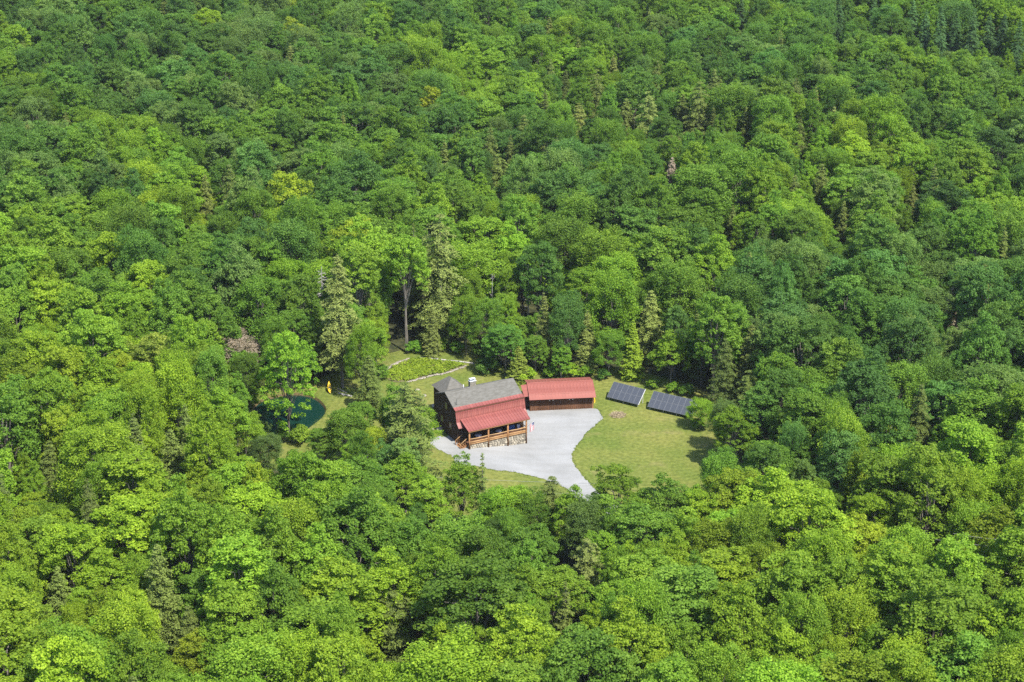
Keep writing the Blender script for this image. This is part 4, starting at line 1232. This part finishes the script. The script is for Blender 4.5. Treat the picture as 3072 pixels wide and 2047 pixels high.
NAMED = {
 ('c4', 930): 'olive spreading hemlock hiding the left end of the house', ('c5', 776): 'tall pale olive spruce with bare lower trunk beside the yellow kayak', ('c4', 1010): 'tall pale olive hemlock behind the garden bed',
 ('ba', 655): 'leafy yellow-green tree standing in front of the pond', ('b3', 530): 'broad grey-tan withered tree behind the pond', ('ba', 340): 'golden tinged broad tree left of the pond', ('d2', 737): 'bare grey dead spruce beside the tall pale spruce',
 ('b3', 1612): 'small round tree covering the end of the longer solar array', ('c3', 1108): 'thin ragged conifer spire standing before the gravel drive', ('b7', 1060): 'upright bright green tree in front of the porch side grass',
 ('c4', 1268): 'olive conifer at the foot of the gravel drive', ('b2', 1985): 'rounded yellow leaved tree on the slope below the lawn', ('c2', 1250): 'slim pale olive conifer spire right behind the house ridge', ('ba', 1425): 'bright green tree covering the bend of the drive',
 ('c1', 848): 'small olive conifer between the pond and the house', ('b1', 1690): 'bright green tree at the corner of the lawn', ('d0', 1213): 'white forked dead snag behind the house',
}
for h, t in zip(HAND, TREES):
    kk = (h[0], h[1])
    if kk in NAMED: t['label'] = NAMED[kk]; t['own'] = True

# ------------------------------------------------------------------ build the trees
NAME = {'broadleaf': 'broadleaf_tree', 'conifer': 'conifer_tree', 'dead': 'dead_tree'}
GROUP = {'broadleaf': 'broadleaf trees of the forest', 'conifer': 'conifers among the broadleaf trees', 'dead': 'bare dead trees in the forest'}
CATN = {'broadleaf': 'tree', 'conifer': 'conifer', 'dead': 'dead tree'}
FIRST = {}
rest = []
for t in TREES:
    cm, tm, p = PROTO[t['k']]
    sx, sz = t['R'] / p['R'], t['H'] / p['H']
    rz = float(rng.uniform(0, 6.28)); tc = tint_of(t['col'])
    if not t['own']:
        rest.append((t, sx, sz, rz, tc)); continue
    root = empty(NAME[t['fam']], (t['x'], t['y'], t['z'] - .1), rz)
    sq = 1 + float(rng.uniform(-.14, .14)); root.scale = (sx * sq, sx / sq, sz)
    tag(root, t.get('label', lookw(t)), CATN[t['fam']], GROUP[t['fam']])
    tr_ = link(bpy.data.objects.new('trunk', tm), root)
    cr_ = link(bpy.data.objects.new('crown' if t['fam'] != 'dead' else 'bare_branches', cm), root)
    cr_['tint'] = [float(c) for c in tc]
    if t['fam'] == 'dead': cr_['kind'] = 'stuff'
    FIRST.setdefault(t['k'], (cr_, tr_))

# ------------------------------------------------------------------ shrubs at the edge of the clearing
SHRUBS = [(1210, 878, 1.2, 'yellow-green', 'yellow-green shrub behind the house and garage gap'), (1265, 868, 1.1, 'bright green', 'low bright shrub behind the garage, house end'), (1310, 866, 1.3, 'yellow-green', 'broad yellow-green shrub behind the garage middle'),
          (1345, 866, 1.0, 'bright green', 'low bright shrub behind the garage, third along'), (1385, 872, .9, 'deep green', 'dark shrub beside the garage end'), (1500, 893, .8, 'bright green', 'small bright shrub behind the gap of the solar arrays'),
          (1545, 902, .9, 'bright green', 'bright shrub behind the longer solar array'), (1575, 910, 1.0, 'mid green', 'mid green shrub behind the far end of the longer solar array'), (1600, 985, .8, 'mid green', 'shrub at the lawn edge under the small tree'),
          (1120, 858, 1.5, 'deep green', 'big dark shrub at the corner of the back lawn'), (1135, 838, 1.7, 'deep green', 'big dark shrub at the end of the pale logs'), (1105, 820, 1.2, 'mid green', 'shrub at the far end of the garden bed'),
          (1010, 806, 1.2, 'bright green', 'bright shrub beyond the pale log'), (1050, 812, 1.0, 'mid green', 'mid green shrub beyond the pale log'), (950, 812, 1.1, 'mid green', 'shrub beside the bare trunks at the garden'),
          (870, 872, 1.3, 'mid green', 'shrub at the near end of the stone edging'), (855, 900, 1.2, 'olive', 'olive shrub below the stone edging'), (690, 1020, 1.4, 'bright green', 'bright shrub on the near shore of the pond'),
          (650, 1015, 1.2, 'mid green', 'mid green shrub on the near shore of the pond'), (600, 1010, 1.4, 'grey-green', 'grey-green shrub at the shaded end of the pond'), (730, 1010, 1.1, 'mid green', 'shrub on the grass below the pond'),
          (575, 935, 1.5, 'bright green', 'shrub at the far shaded shore of the pond'), (605, 900, 1.2, 'olive', 'olive shrub behind the pond'), (1640, 1075, 1.0, 'mid green', 'shrub at the shaded lawn corner')]
for dx, dy, s, col, lab in SHRUBS:
    x, y, z = gd(dx, dy)
    root = empty('shrub', (x, y, z - .05), float(rng.uniform(0, 6.28))); f = s / 1.6 * 1.25
    root.scale = (f, f, f * rng.uniform(.7, 1.0)); tag(root, lab, 'shrub', 'shrubs round the clearing')
    link(bpy.data.objects.new('stem', PROTO['s0'][1]), root)
    c = link(bpy.data.objects.new('foliage', PROTO['s0'][0]), root); c['tint'] = [float(q) for q in tint_of(col)]

# rough grass along the edges of the drive, the pond and the trees
def tufts():
    spots = []                                # x, y, spread, blades, height, keep-off-the-drive
    for i in range(len(DRIVE)):
        a, b = DRIVE[i - 1], DRIVE[i]; t = b - a; L = np.hypot(*t)
        if L < 1e-3: continue
        nrm = np.array([t[1], -t[0]]) / L
        for _ in range(max(1, int(L * 3))):
            q = a + t * rng.random()
            for sg in (1, -1):
                w = q + nrm * sg * abs(rng.normal(.12, .12)); spots.append((w[0], w[1], .10, 5, .12, 1))
            if rng.random() < .25:
                w = q + rng.normal(0, .25, 2); spots.append((w[0], w[1], .06, 4, .06, 0))
    for i in range(len(POND)):
        q = pc + (POND[i] - pc) * rng.uniform(1.0, 1.04); spots.append((q[0], q[1], .25, 14, .45, 0))
    for i in range(len(LAWN)):
        a, b = LAWN[i - 1], LAWN[i]; L = np.hypot(*(b - a))
        for _ in range(int(L * 2.2)):
            q = a + (b - a) * rng.random() + (np.array([5, 312]) - a) * rng.uniform(-.03, .10); spots.append((q[0], q[1], .35, 22, .7, 1))
    P = np.array(spots)
    ok = ~inside(HOUSE_KEEP, P[:, 0], P[:, 1]) & ~(inside(DRIVE, P[:, 0], P[:, 1]) & (P[:, 5] > .5)) & ~inside([tuple(pc + (p - pc) * .99) for p in POND[::3]], P[:, 0], P[:, 1])
    P = P[ok]; n = P[:, 3].astype(int); Q = np.repeat(P, n, axis=0); k_ = len(Q)
    C = np.stack([Q[:, 0] + rng.normal(0, 1, k_) * Q[:, 2], Q[:, 1] + rng.normal(0, 1, k_) * Q[:, 2], np.zeros(k_)], 1)
    C[:, 2] = terrain(C[:, 0], C[:, 1]) + rng.random(k_) * Q[:, 4]
    me = leaves_to_mesh('grass_tufts', C, nrmz(rng.normal(0, 1, (k_, 3)) + [0, 0, .5]), rng.uniform(.08, .22, k_), rng.normal(.5, .2, k_), M['leaf'], aspect=.45)
    o = link(bpy.data.objects.new('grass_tufts', me)); o['tint'] = [.135, .190, .035]
    tag(o, 'rough uncut grass fringing the drive, pond and forest edge', 'grass', None, 'stuff')
tufts()

# leafy garden bed
def bed():
    poly = [ground_at(*z6(a, b))[:2] for a, b in ((330, 620), (520, 500), (860, 340), (1040, 320), (1500, 370), (1900, 420), (1900, 450), (1620, 560), (1280, 620), (830, 740), (520, 760))]
    tag(sheet('garden_bed', smooth_closed(poly, 3), M['soil'], .04, 1.0), 'soil of the garden bed behind the house', None, None, 'structure')
    P = np.array(poly); mn, mx = P.min(0), P.max(0)
    C = []; N = []; S = []; V = []
    for _ in range(900):
        x, y = rng.uniform(mn[0], mx[0]), rng.uniform(mn[1], mx[1])
        if not inside(poly, np.array([x]), np.array([y]))[0]: continue
        r_ = rng.uniform(.18, .5); n = int(34 * (r_ / .35) ** 1.5); d = unit(n, rng); d[:, 2] = np.abs(d[:, 2])
        C.append(np.array([x, y, float(terrain(x, y)) + .1 + rng.uniform(0, .35)]) + d * r_ * np.array([1, 1, .9])); N.append(nrmz(d + rng.normal(0, .5, (n, 3)) + [0, 0, .4]))
        S.append(rng.uniform(.12, .30, n)); V.append(np.clip(rng.normal(rng.normal(.5, .16), .14, n), 0, 1))
    me = leaves_to_mesh('garden_plants', np.concatenate(C), np.concatenate(N), np.concatenate(S), np.concatenate(V), M['leaf'])
    o = link(bpy.data.objects.new('garden_plants', me)); o['tint'] = [.230, .320, .028]
    tag(o, 'dense bright yellow-green ground cover filling the garden bed', 'plants', None, 'stuff')
bed()

# ------------------------------------------------------------------ the rest of the forest: one mass
def forest():
    kinds = sorted({r_[0]['k'] for r_ in rest if r_[0]['k'] in FIRST})
    me = bpy.data.meshes.new('forest')
    use = [r_ for r_ in rest if r_[0]['k'] in FIRST]
    n = len(use)
    me.vertices.add(n)
    me.vertices.foreach_set('co', np.array([(t['x'], t['y'], t['z'] - .1) for t, *_ in use], np.float32).ravel())
    a = me.attributes.new('kind_id', 'INT', 'POINT'); a.data.foreach_set('value', np.array([kinds.index(t['k']) for t, *_ in use], np.int32))
    a = me.attributes.new('turn', 'FLOAT_VECTOR', 'POINT'); a.data.foreach_set('vector', np.array([(0, 0, q[3]) for q in use], np.float32).ravel())
    a = me.attributes.new('grow', 'FLOAT_VECTOR', 'POINT'); a.data.foreach_set('vector', np.array([(q[1] * w_, q[1] / w_, q[2]) for q, w_ in zip(use, rng.uniform(.86, 1.16, n))], np.float32).ravel())
    a = me.attributes.new('tint', 'FLOAT_VECTOR', 'POINT'); a.data.foreach_set('vector', np.array([q[4] for q in use], np.float32).ravel())
    o = link(bpy.data.objects.new('forest', me))
    tag(o, 'unbroken mass of smaller and farther forest trees filling the slope', 'forest', None, 'stuff')
    ng = bpy.data.node_groups.new('forest_nodes', 'GeometryNodeTree')
    ng.interface.new_socket('Geometry', in_out='INPUT', socket_type='NodeSocketGeometry')
    ng.interface.new_socket('Geometry', in_out='OUTPUT', socket_type='NodeSocketGeometry')
    nn, nl = ng.nodes, ng.links
    gi = nn.new('NodeGroupInput'); go = nn.new('NodeGroupOutput')
    def attr(name, ty):
        x = nn.new('GeometryNodeInputNamedAttribute'); x.data_type = ty; x.inputs['Name'].default_value = name; return x.outputs['Attribute']
    kid, turn, grow = attr('kind_id', 'INT'), attr('turn', 'FLOAT_VECTOR'), attr('grow', 'FLOAT_VECTOR')
    e2r = nn.new('FunctionNodeEulerToRotation'); nl.new(turn, e2r.inputs[0])
    jo = nn.new('GeometryNodeJoinGeometry')
    for i, kname in enumerate(kinds):
        j = nn.new('GeometryNodeJoinGeometry')
        for ob in FIRST[kname]:
            oi = nn.new('GeometryNodeObjectInfo'); oi.transform_space = 'ORIGINAL'; oi.inputs['Object'].default_value = ob
            nl.new(oi.outputs['Geometry'], j.inputs[0])
        cp = nn.new('FunctionNodeCompare'); cp.data_type = 'INT'; cp.operation = 'EQUAL'
        nl.new(kid, cp.inputs[2]); cp.inputs[3].default_value = i
        ip = nn.new('GeometryNodeInstanceOnPoints')
        nl.new(gi.outputs[0], ip.inputs['Points']); nl.new(cp.outputs[0], ip.inputs['Selection']); nl.new(j.outputs[0], ip.inputs['Instance'])
        nl.new(e2r.outputs[0], ip.inputs['Rotation']); nl.new(grow, ip.inputs['Scale'])
        nl.new(ip.outputs[0], jo.inputs[0])
    nl.new(jo.outputs[0], go.inputs[0])
    md = o.modifiers.new('forest', 'NODES'); md.node_group = ng
forest()
# ------------------------------------------------------------------ summer haze
hm_, hn, hl, hp = mat_new('summer_haze')
hn.remove(hp)
pv = hn.new('ShaderNodeVolumePrincipled')
pv.inputs['Color'].default_value = (0.85, 0.92, 1.0, 1)
pv.inputs['Density'].default_value = HAZE
pv.inputs['Anisotropy'].default_value = 0.2
hl.new(pv.outputs['Volume'], hn['Material Output'].inputs['Volume'])
hz = MB().box((-6100, 6100), (-1600, 14100), (-14, 190)).build('haze', hm_)
tag(hz, 'thin pale summer haze over the whole forest', None, None, 'stuff')

print('TREES', len(TREES), 'own', sum(t['own'] for t in TREES), {f: sum(1 for t in TREES if t['fam'] == f) for f in NAME})
